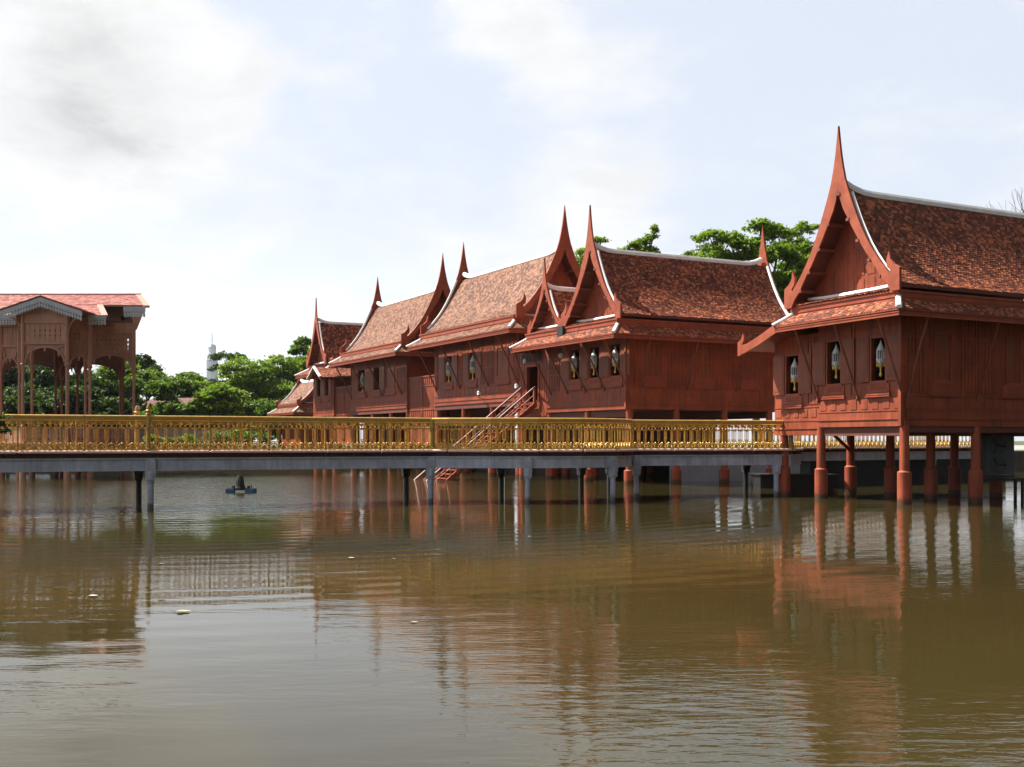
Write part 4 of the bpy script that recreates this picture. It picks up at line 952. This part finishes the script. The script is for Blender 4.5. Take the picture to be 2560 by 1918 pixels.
# porch gable
ax, az, gw_, gd = -24.07, 9.33, 2.12, .72
for sg in (-1, 1):
    b = MB(); tile_surface(lambda g, r, z: (g, r, z), [(ax, az), (ax + sg * gw_, az - gd)], lambda u: (53.15, 57.6 - 2.4 * u), .2, .23, 1, b, lift=.03); o = b.build('porch_roof', M['pav_roof'], PV)
    b = MB(); b.strip(lambda p, q, e: (p, e, q), [(ax, az + .05), (ax + sg * gw_, az - gd + .05)], [(ax, az - .03), (ax + sg * gw_, az - gd - .03)], 53.05, 53.16); b.build('verge', M['pav_trim'], o)
def lace(F, l, z1, h, name='eave_fretwork'):
    b = MB(); b.box(F, (0, l), (-.015, .03), (z1 - h * .42, z1)); b.box(F, (0, l), (-.02, .045), (z1 - .05, z1 + .01))
    slats(b, F, 0, l, z1 - h, z1 - h * .42 - .001, .15, ((.25, .03), (.7, .036)), tip=True); return b.build(name, M['lace'], PV)
b = MB()
for sg in (-1, 1):
    n = 15
    for i in range(n):
        x0 = ax + sg * gw_ * i / n; x1 = ax + sg * gw_ * (i + 1) / n; z0 = az - gd * i / n - .04; z1 = az - gd * (i + 1) / n - .04
        b.prism(lambda p, q, e: (p, e, q), [(x0, z0), (x1, z1), (x1, z1 - .22), (x0, z0 - .22)], 53.07, 53.11)
        xm, zm_ = (x0 + x1) / 2, (z0 + z1) / 2; dx = (x1 - x0)
        b.prism(lambda p, q, e: (p, e, q), [(x0, z0 - .22), (x0 + dx * .28, z0 - .3), (x0, z0 - .37), (x0 + dx * .2, z0 - .46), (xm, zm_ - .53), (x1 - dx * .2, z1 - .46), (x1, z1 - .37), (x1 - dx * .28, z1 - .3), (x1, z1 - .22)], 53.08, 53.10)
b.build('gable_fretwork', M['lace'], PV)
lace(lambda s, o, z: (-22.3 + s, 54.72 - o, z), .95, 8.56, .46); lace(lambda s, o, z: (-28.3 + s, 54.72 - o, z), 2.2, 8.56, .46); lace(lambda s, o, z: (-21.6 + s, 57.82 - o, z), 1.22, 9.40, .52)
lace(lambda s, o, z: (-38 + s, 57.82 - o, z), 9.7, 9.40, .52)
lace(lambda s, o, z: (-20.38 - .47 * s, 57.82 + s, z), .3, 9.40, .52)
b = MB(); b.prism(lambda p, q, e: (p, e, q), [(-25.21, 8.1), (-22.94, 8.1), (-22.94, 8.75), (ax, 9.2), (-25.21, 8.75)], 53.58, 53.63); b.prism(lambda p, q, e: (p, e, q), [(ax - .35, 8.85), (ax, 8.62), (ax + .35, 8.85), (ax, 9.15)], 53.5, 53.57); b.build('porch_tympanum', M['tan'], PV)
for sg, x in ((-1, -25.21), (1, -22.94)):
    b = MB(); A = []; B_ = []
    for i in range(9):
        t = math.pi / 2 * i / 8; A.append((x + sg * (.08 + .62 * (1 - math.cos(t))), 7.35 + .95 * math.sin(t))); B_.append((x + sg * (.08 + .56 * (1 - math.cos(t)) + .0), 7.5 + .85 * math.sin(t)))
    b.strip(lambda p, q, e: (p, e, q), A, B_, 53.56, 53.64); b.tube((x + sg * .1, 53.6, 7.9), (x + sg * .45, 53.6, 8.2), .03, .03, 4); b.build('bracket', M['tan'], PV)

# ================================================================== THINGS ON THE WATER
AE = empty('floating_pump', (-10.3, 39.2, 0), 'floating pump with black cone and blue floats on the open water', 'pump')
m = MB(); m.lathe((-10.25, 39.2, 0), [(.20, .10), (.21, .18), (.19, .22), (.165, .3), (.15, .48), (.11, .60), (.09, .66), (.0, .665)], 10); m.build('motor_cover', M['black'], AE, smooth=False)
m = MB(); m.box(XYZ, (-10.75, -9.75), (39.12, 39.18), (.14, .18)); m.box(XYZ, (-10.75, -9.75), (39.26, 39.32), (.14, .18)); m.box(XYZ, (-10.52, -10.47), (39.1, 39.3), (.14, .27)); m.box(XYZ, (-9.95, -9.9), (39.1, 39.3), (.14, .27)); m.tube((-9.82, 39.2, .1), (-9.82, 39.2, .3), .018, .018, 6); m.build('crossbar', M['black'], AE)
for x0, x1, y in ((-10.72, -10.42, 38.95), (-10.84, -10.62, 39.35), (-10.02, -9.70, 39.0), (-9.95, -9.72, 39.4)):
    m = MB(); m.box(XYZ, (x0, x1), (y, y + .2), (-.05, .14)); m.box(XYZ, (x0 + .02, x1 - .02), (y + .02, y + .18), (.14, .155)); m.build('float', M['blue'], AE)
def leaf(x, y, s, col, label, rot=0.0, curl=.25, blob=5):
    m = MB(); pts = []
    K = 9; vs = []; fs = []
    for i in range(K + 1):
        t = i / K; wv = math.sin(math.pi * min(1, t * 1.02)) ** .8 * .38 * s * (1 + .15 * math.sin(7 * t))
        cx_ = (t - .5) * s; zc = .004 + curl * s * (t - .5) ** 2
        for e in (-1, 0, 1):
            ca, sa = math.cos(rot), math.sin(rot); px_, py_ = cx_, e * wv
            vs.append((x + px_ * ca - py_ * sa, y + px_ * sa + py_ * ca, zc + abs(e) * .25 * wv))
    for i in range(K):
        for j in range(2): a = i * 3 + j; fs.append((a, a + 1, a + 4, a + 3))
    m.add(vs, fs); m.tube(Vector(vs[1]), Vector(vs[1]) + Vector((-.12 * s * math.cos(rot), -.12 * s * math.sin(rot), 0)), .02 * s, .015 * s, 4)
    return tag(m.build('floating_leaf', col, loc=(x, y, 0)), label, 'leaf', 'leaves floating on the pond')
M['leaf_cream'] = mat('dry_cream_leaf', (0.330, 0.251, 0.158), .7, .25, 30); M['leaf_white'] = mat('pale_petal', (0.475, 0.462, 0.436), .7, .1, 30); M['leaf_orange'] = mat('orange_dead_leaf', (0.277, 0.079, 0.033), .7, .2, 30); M['leaf_brown'] = mat('dark_brown_leaf', (.10, .06, .03), .8, .2, 30)
def wp(px, py): d = 2600 * HC / (py - 1102); return ((px - 1280) / 2600 * d, d)
for px, py, s, mk, lb, rt in ((458, 1531, .17, 'leaf_cream', 'large curled cream leaf floating on the sky reflection at left', .1), (878, 1396, .11, 'leaf_white', 'white petal floating below the middle of the bridge', .1), (233, 1491, .12, 'leaf_white', 'white petal floating at the edge of the pavilion reflection', .3),
                              (404, 1411, .11, 'leaf_orange', 'orange leaf floating near the reflection of the golden finial', .2), (405, 1500, .10, 'leaf_brown', 'dark brown leaf floating just behind the curled cream one', .0), (1036, 1557, .08, 'leaf_cream', 'small cream leaf floating at the centre of the pond', .2),
                              (985, 1398, .07, 'leaf_cream', 'small pale leaf floating to the right of the white petal', .2), (1692, 1256, .09, 'leaf_white', 'tiny white petal floating before the pillars of the middle house', .0), (1323, 1342, .07, 'leaf_white', 'tiny white petal floating beside the reflection of the third bridge column', .0)):
    x, y = wp(px, py); leaf(x, y, s, M[mk], lb, rt)
# ================================================================== UNDER THE RIGHT HOUSE
ac = empty('air_conditioner', (16.4, 35.2, .8), 'grey outdoor air conditioning unit on a steel rack under the right house', 'air conditioner')
m = MB(); m.box(XYZ, (15.95, 16.9), (35.0, 35.4), (.82, 2.12)); m.build('casing', mat('dull_grey_casing', (.05, .058, .055), .6, .1), ac)
for z in (1.15, 1.78):
    m = MB()
    for r in (.08, .15, .22, .28): m.add([(16.35 + (r + e) * math.cos(2 * math.pi * k / 24), 34.99, z + (r + e) * math.sin(2 * math.pi * k / 24)) for e in (-.008, .008) for k in range(24)], [(k, (k + 1) % 24, 24 + (k + 1) % 24, 24 + k) for k in range(24)])
    for k in range(3): a = 2 * math.pi * k / 3; m.tube((16.35, 35.0, z), (16.35 + .27 * math.cos(a), 35.0, z + .27 * math.sin(a)), .03, .05, 5)
    m.build('fan', M['black'], ac)
rk = empty('steel_rack', (16.4, 35.2, .3), 'dark steel rack standing in the water under the air conditioning unit', 'rack')
m = MB(); m.box(XYZ, (15.5, 17.3), (34.9, 34.98), (.62, .70)); m.box(XYZ, (15.5, 17.3), (35.4, 35.48), (.62, .70)); m.box(XYZ, (15.9, 16.9), (34.95, 35.45), (.74, .80)); m.build('shelf', M['black'], rk)
for x in (15.6, 17.15):
    for y in (34.94, 35.44): m = MB(); m.box(lambda a, b, c: (x + a, y + b, c), (-.04, .04), (-.04, .04), (-.8, .62)); m.build('leg', M['black'], rk)
# ================================================================== FAR BUILDINGS
fb = empty('red_roof_building', (-31.5, 102, 1.25), 'low building with plain dark red roof half hidden by trees', 'building')
m = MB(); m.prism(lambda p, q, e: (p, e, q), [(-36.5, 4.75), (-27.5, 4.75), (-27.5, 4.85), (-36.5, 4.85)], 99.5, 106)
m.add([(-36.5, 99.5, 4.85), (-27.5, 99.5, 4.85), (-28.5, 103, 6.2), (-35.5, 103, 6.2), (-27.5, 106, 4.85), (-36.5, 106, 4.85)], [(0, 1, 2, 3), (1, 4, 2), (4, 5, 3, 2), (5, 0, 3)]); m.build('roof', mat('plain_dark_red_roof', (.11, .028, .028), .8, .15), fb)
m = MB(); m.box(XYZ, (-36.7, -27.3), (99.3, 99.42), (4.62, 4.80)); m.build('eave_board', mat('weathered_grey_board', (.25, .25, .23), .8, .2), fb)
m = MB(); m.box(XYZ, (-36, -28), (100, 105.5), (1.2, 4.7)); m.build('wall', mat('brick_red_wall', (.18, .05, .045), .8, .2), fb)
gw2 = MB(); gw2.box(XYZ, (-34, -24.5), (90.0, 90.25), (1.2, 2.95)); gw2.box(XYZ, (-34.1, -24.4), (89.95, 90.3), (2.95, 3.03))
tag(gw2.build('boundary_wall', mat('pinkish_grey_wall', (.26, .22, .21), .85, .15, 1.0, streak=.15)), 'pinkish grey boundary wall on the far bank seen through the railing', 'wall')
tw_ = empty('skyscraper', (-721, 2500, 0), 'pale distant skyscraper with stepped top and mast on the skyline', 'skyscraper')
TM = mat('pale_blue_grey_concrete', (.62, .68, .74), .7, .06, .02)
TG = mat('blue_grey_glazing', (.50, .57, .64), .4, .05, .02)
m = MB(); c = (-721, 2500, 0)
m.lathe(c, [(14.2, 0), (14.2, 196), (13.4, 203), (11.8, 211)], 8); m.lathe(c, [(9.4, 205), (9.4, 222), (10.2, 224), (10.2, 227), (7.5, 233)], 8); m.build('tower', TM, tw_)
m = MB()
for i in range(8):
    a = 2 * math.pi * (i + .5) / 8; nx, ny = math.cos(a), math.sin(a); rr = 14.2 * math.cos(math.pi / 8)
    for j in range(3):
        o_ = (j - 1) * 3.1
        F = lambda s, o, z: (c[0] + nx * (rr + o) - ny * (s + o_), c[1] + ny * (rr + o) + nx * (s + o_), z)
        m.box(F, (-1.1, 1.1), (.02, .3), (10, 196))
m.build('window_bands', TG, tw_)
m = MB(); m.tube((-721, 2500, 233), (-721, 2500, 262), 1.7, .9, 6); m.build('mast', TM, tw_)

# ================================================================== TREES
def crown_mesh(name, blobs, n, ls, mk, seed, up=.25):
    """leaf-sized faces scattered in uneven clumps through the blobs (x,y,z,rx,ry,rz)"""
    rng = np.random.default_rng(seed); vol = np.array([b[3] * b[4] * b[5] for b in blobs]) ** .67; cnt = (vol / vol.sum() * n).astype(int)
    P = []
    for b, k in zip(blobs, cnt):
        nc = max(6, k // 26); d = rng.normal(size=(nc, 3)); d /= np.linalg.norm(d, axis=1)[:, None]
        r = rng.uniform(.45, 1.08, nc) ** .6; d[:, 2] = np.where(d[:, 2] < -.55, -d[:, 2] * .4, d[:, 2])
        cl = np.array(b[:3]) + d * r[:, None] * np.array(b[3:6]); sz = rng.uniform(.10, .24, nc) * (b[3] + b[5]) / 2 + ls
        idx = rng.integers(0, nc, k); q = rng.normal(size=(k, 3)) * np.array([1, 1, .42]); P.append(cl[idx] + q * sz[idx][:, None] * .62)
    P = np.concatenate(P); k = len(P)
    nrm_ = rng.normal(size=(k, 3)); nrm_[:, 2] = np.abs(nrm_[:, 2]) + up * 2; nrm_ /= np.linalg.norm(nrm_, axis=1)[:, None]
    t = np.cross(nrm_, rng.normal(size=(k, 3))); t /= np.linalg.norm(t, axis=1)[:, None]; bq = np.cross(nrm_, t)
    s = ls * rng.uniform(.6, 1.35, k)[:, None]; droop = np.array([0, 0, -1]) * s * .25
    v = np.stack([P - t * s + droop, P + bq * s * .42, P + t * s + droop, P - bq * s * .42], 1).reshape(-1, 3)
    me = bpy.data.meshes.new(name); me.vertices.add(4 * k); me.vertices.foreach_set('co', v.ravel()); me.loops.add(4 * k); me.loops.foreach_set('vertex_index', np.arange(4 * k)); me.polygons.add(k); me.polygons.foreach_set('loop_start', np.arange(k) * 4); me.polygons.foreach_set('loop_total', np.full(k, 4)); me.update()
    me.materials.append(M[mk]); return me
def tree(x, y, z0, H, cr, blobs, n, ls, mk, label, seed, name='leafy_tree', trunk_r=.22, group=None):
    o = empty(name, (x, y, z0), label, 'tree', group)
    me = crown_mesh('crown', blobs, n, ls, mk, seed); c = bpy.data.objects.new('crown', me); COL.objects.link(c); c.parent = o; WL[c.name] = Vector((x, y, z0))
    rnd = random.Random(seed); m = MB(); p = Vector((x, y, z0 - .1)); top = Vector((x + rnd.uniform(-.4, .4), y, z0 + H * .45))
    mid = (p + top) / 2 + Vector((rnd.uniform(-.3, .3), 0, 0)); m.tube(p, mid, trunk_r, trunk_r * .8, 8); m.tube(mid, top, trunk_r * .8, trunk_r * .6, 8)
    for b in blobs:
        q = Vector((x + b[0], y + b[1], z0 + b[2] + b[5] * .3)); k = top.lerp(q, .5) + Vector((rnd.uniform(-.3, .3), rnd.uniform(-.3, .3), rnd.uniform(-.2, .4)))
        m.tube(top, k, trunk_r * .42, trunk_r * .26, 6); m.tube(k, q, trunk_r * .26, trunk_r * .08, 6)
        for j in range(3):
            e = q + Vector((rnd.uniform(-1, 1) * b[3], rnd.uniform(-1, 1) * b[4], rnd.uniform(-.3, .8) * b[5])) * .7; m.tube(k.lerp(q, .4 + .2 * j), e, trunk_r * .12, .02, 5)
    m.build('trunk', M['trunk'], o); return o
def blobset(seed, n, W_, H0, H1, r, flat=.6, D_=None):
    rnd = random.Random(seed); out = []
    for i in range(n):
        u = rnd.uniform(-1, 1); h = H0 + (H1 - H0) * rnd.random() * (1 - .45 * u * u); rr = r * rnd.uniform(.6, 1.15)
        out.append((u * W_, rnd.uniform(-1, 1) * (D_ or W_ * .7), min(h, H1 - rr * flat), rr, rr, rr * flat))
    out.append((rnd.uniform(-.3, .3) * W_, 0, H1 - r * flat * .8, r * .8, r * .8, r * flat * .8)); return out
def T3(px, py, d): return (px - 1280) / 2600 * d, (1102 - py) / 2600 * d + HC - 1.25        # axis x and crown top above the bank at distance d
GL = 'trees on the far left bank'; GRT = 'trees rising behind the teak houses'
for px, d, top, wdt, n, ls, mk, lb, sd_ in (
    (372, 112, 888, 3.4, 9000, .22, 'leaf_dark', 'dark dense tree rising just right of the pavilion roof columns', 11),
    (250, 118, 930, 3.6, 7000, .24, 'leaf_dark', 'dark tree seen through the right arch of the pavilion', 12),
    (130, 108, 905, 4.6, 9000, .22, 'leaf_dark', 'dark tree seen through the central porch arch of the pavilion', 13),
    (20, 104, 900, 4.6, 9000, .22, 'leaf_dark', 'dark tree seen through the leftmost arch at the photo edge', 14),
    (295, 98, 905, 3.6, 9000, .18, 'leaf_mid', 'mid green tree between the right pavilion columns and the bridge finials', 15),
    (430, 94, 946, 2.8, 8000, .17, 'leaf_mid', 'rounded mid green tree in front of the left part of the red-roofed building', 16),
    (470, 130, 931, 4.0, 7000, .24, 'leaf_mid', 'far tree on the skyline above the red-roofed building', 17),
    (548, 95, 960, 2.6, 8000, .17, 'leaf_light', 'low light green tree right of the red-roofed building', 18),
    (500, 126, 950, 3.0, 6000, .22, 'leaf_light', 'small light green far tree just left of the skyscraper base', 19),
    (625, 112, 902, 4.4, 12000, .19, 'leaf_light', 'big light green tree below and right of the umbrella-shaped tree', 20),
    (700, 115, 884, 4.6, 13000, .19, 'leaf_light', 'tall light green tree in the middle of the far left bank', 21),
    (775, 118, 862, 3.8, 10000, .19, 'leaf_light', 'tallest light green tree directly behind the narrow gabled house', 22),
    (612, 108, 985, 3.4, 8000, .17, 'leaf_mid', 'low mid green tree left of the low red house', 23),
    (352, 122, 985, 4.0, 6000, .22, 'leaf_mid', 'low far tree filling the gap right beside the pavilion corner column', 25),
    (520, 122, 978, 4.0, 6000, .22, 'leaf_mid', 'low far tree under the skyscraper', 26),
    (80, 92, 960, 4.2, 8000, .18, 'leaf_dark', 'low dark tree seen between the pavilion porch columns', 27),
    (215, 90, 965, 3.6, 8000, .18, 'leaf_dark', 'low dark tree seen behind the narrow pavilion arch', 28),
    (758, 121, 846, 1.9, 5000, .2, 'leaf_mid', 'slim tree top standing above the light green trees beside the tall gable', 24)):
    x, h = T3(px, top, d)
    tree(x, d, 1.25, h, wdt, blobset(sd_, 16, wdt, h * .15, h, wdt * .42, .75), int(n * 2.1), ls * 1.1, mk, lb, sd_, group=GL)
# umbrella-shaped airy tree by the skyscraper
x, h = T3(575, 876, 138)
tree(x, 138, 1.25, h, 2, [(-.4, 0, h - .9, 2.1, 1.6, .7), (1.2, 0, h - 1.4, 1.3, 1.2, .6), (-1.6, 0, h - 2.4, 1.2, 1, .5), (-1.5, 0, h - 4.6, 1.9, 1.4, .7), (.8, 0, h - 4.9, 1.3, 1.1, .7), (-2.4, 0, h - 5.2, 1.2, 1, .5)], 4200, .2, 'leaf_dark', 'airy umbrella-shaped dark tree standing right of the skyscraper', 31, name='umbrella_tree', trunk_r=.2, group=GL)
# right-hand trees above the roofs
x, h = T3(1895, 545, 72)
rt = random.Random(3); bl = [(.2, 0, h - .7, .9, 1.0, .6), (-.5, 0, h - 1.9, 1.1, 1, .6), (1.7, .3, h - 1.0, 1.0, 1, .6), (3.4, .2, h - .7, .75, .8, .35), (2.6, 0, h - 2.2, 1.3, 1.2, .8), (-2.0, 0, h - 1.6, 1.1, 1, .55), (-3.4, 0, h - 1.3, .9, 1, .4), (-3.0, 0, h - 2.9, 1.3, 1.2, .7)]
bl += [(rt.uniform(-3.6, 4.2), rt.uniform(-1.5, 1.5), h - rt.uniform(2.6, 8.0), rt.uniform(.9, 1.5), rt.uniform(.9, 1.5), rt.uniform(.5, .9)) for _ in range(26)]
tree(x, 72, 1.25, h, 5, bl, 42000, .17, 'leaf_light', 'large bright green tree rising between the middle house and the right house', 41, trunk_r=.3, group=GRT)
x, h = T3(1720, 606, 75)
tree(x, 75, 1.25, h, 3, [(1.6, 0, h - .5, .9, .8, .4), (2.6, 0, h - 1.3, 1.1, 1.0, .5), (.2, 0, h - 1.1, .9, .8, .35), (-1.0, 0, h - 1.3, .8, .7, .3), (1.2, 0, h - 1.9, 1.5, 1.2, .6), (-.3, 0, h - 2.3, 1.3, 1.2, .6), (2.4, 0, h - 3, 2.2, 1.6, 1.0), (-2.0, 0, h - 1.9, .7, .7, .25)], 8000, .16, 'leaf_mid', 'spreading green tree top just above the roof of the middle house', 42, group=GRT)
x, h = T3(1600, 566, 70)
tree(x, 70, 1.25, h, 2, [(1.0, 0, h - .25, .22, .25, .3), (.75, 0, h - .7, .35, .3, .3), (.2, 0, h - 1.05, .5, .4, .32), (-.4, 0, h - 1.35, .5, .4, .28), (-1.0, 0, h - 1.65, .45, .4, .2), (.4, 0, h - 1.7, .7, .5, .4), (-.6, 0, h - 2.2, 1.1, .6, .4)], 3600, .13, 'leaf_light', 'slender leaning tree top showing over the white ridge of the middle house', 43, trunk_r=.12, group=GRT)
x, h = T3(1495, 588, 72)
tree(x, 72, 1.25, h, 2, [(.1, 0, h - .4, .5, .4, .3), (.3, 0, h - 1.1, .5, .4, .25), (-.9, 0, h - 1.2, .7, .5, .3), (-1.3, 0, h - 1.9, .9, .7, .4), (-.7, 0, h - 2.6, 1.1, .8, .7), (-1.3, 0, h - 3.8, 1.1, .8, .8), (-1.2, 0, h - 5.2, 1.1, .8, .8), (.2, 0, h - 2.2, .8, .6, .4)], 6500, .14, 'leaf_light', 'light green tree top between the two tallest spires of the middle houses', 44, trunk_r=.12, group=GRT)
# bare tree at the right edge
bx = empty('bare_tree', (33.9, 66, 1.25), 'leafless grey tree above the ridge at the right edge of the photo', 'tree')
m = MB(); rnd = random.Random(5)
def grow(p, d, l, r, k):
    q = p + d * l; m.tube(p, q, r, r * .72, 5, False)
    if k == 0: return
    for j in range(3 if k > 2 else 2):
        nd = (d + Vector((rnd.uniform(-.75, .55), rnd.uniform(-.4, .4), rnd.uniform(-.25, .45)))).normalized(); grow(q, nd, l * rnd.uniform(.62, .9), r * .68, k - 1)
m.tube((33.9, 66, 1.2), (33.6, 66, 8), .22, .16, 8)
for a in (-.7, -.35, .1): grow(Vector((33.6, 66, 8)), Vector((a, 0, 1)).normalized(), 2.7, .075, 5)
m.build('branches', M['twig'], bx)
# plants along the bank seen through the balustrade
for i, (px, py, d, w_, lb) in enumerate(((385, 1088, 86, .7, 'low bush on the bank right of the golden finials'), (430, 1092, 86, .9, 'spiky low plants before the pinkish wall'), (470, 1088, 87, .8, 'low leafy bush at the right end of the pinkish wall'), (540, 1075, 86, 1.0, 'dark bush on the bank below the light trees'), (590, 1068, 88, 1.1, 'green bush on the far bank seen through the balustrade'), (650, 1070, 88, 1.0, 'green bush just left of the low red house'))):
    x, h = T3(px, py, d); o = empty('bush', (x, d, 1.25), lb, 'bush', 'bushes along the far left bank'); me = crown_mesh('foliage', [(0, 0, h * .5, w_, w_ * .6, h * .55), (w_ * .5, 0, h * .4, w_ * .6, w_ * .5, h * .4)], 1200, .11, 'leaf_mid' if i % 2 else 'leaf_light', 60 + i); c = bpy.data.objects.new('foliage', me); COL.objects.link(c); c.parent = o
# leafy branch reaching in at the left edge, from a tree just out of frame
tr = empty('near_tree', (-13.5, 23.5, -.5), 'sprig of dark green leaves poking in at the left edge before the bridge', 'tree')
m = MB(); m.tube((-13.5, 23.5, -.8), (-13.3, 23.4, 2.2), .12, .09, 8); m.tube((-13.3, 23.4, 2.2), (-12.2, 23.4, 2.6), .05, .03, 6); m.tube((-12.2, 23.4, 2.6), (-11.35, 23.4, 2.25), .03, .012, 6); m.build('trunk', M['trunk'], tr)
me = crown_mesh('foliage', [(1.75, -.1, 2.95, .40, .4, .30), (2.0, -.1, 2.72, .22, .2, .16), (1.2, 0, 3.2, .6, .5, .4), (.3, 0, 3.6, .9, .8, .7)], 2600, .06, 'leaf_dark', 77); c = bpy.data.objects.new('foliage', me); COL.objects.link(c); c.parent = tr

# ================================================================== AIR
hm = MB(); hm.box(XYZ, (-1520, 1520), (-215, 2770), (-2.2, 275))
hmat = bpy.data.materials.new('humid_air'); hmat.use_nodes = True; hg = NT(hmat.node_tree); hg.n.clear()
pv = hg.node('ShaderNodeVolumePrincipled', inp={'Color': (.86, .92, 1.0, 1), 'Density': .00007, 'Anisotropy': .2})
ho = hg.node('ShaderNodeOutputMaterial'); hg.l.new(pv.outputs[0], ho.inputs['Volume'])
tag(hm.build('haze', hmat), kind='stuff')
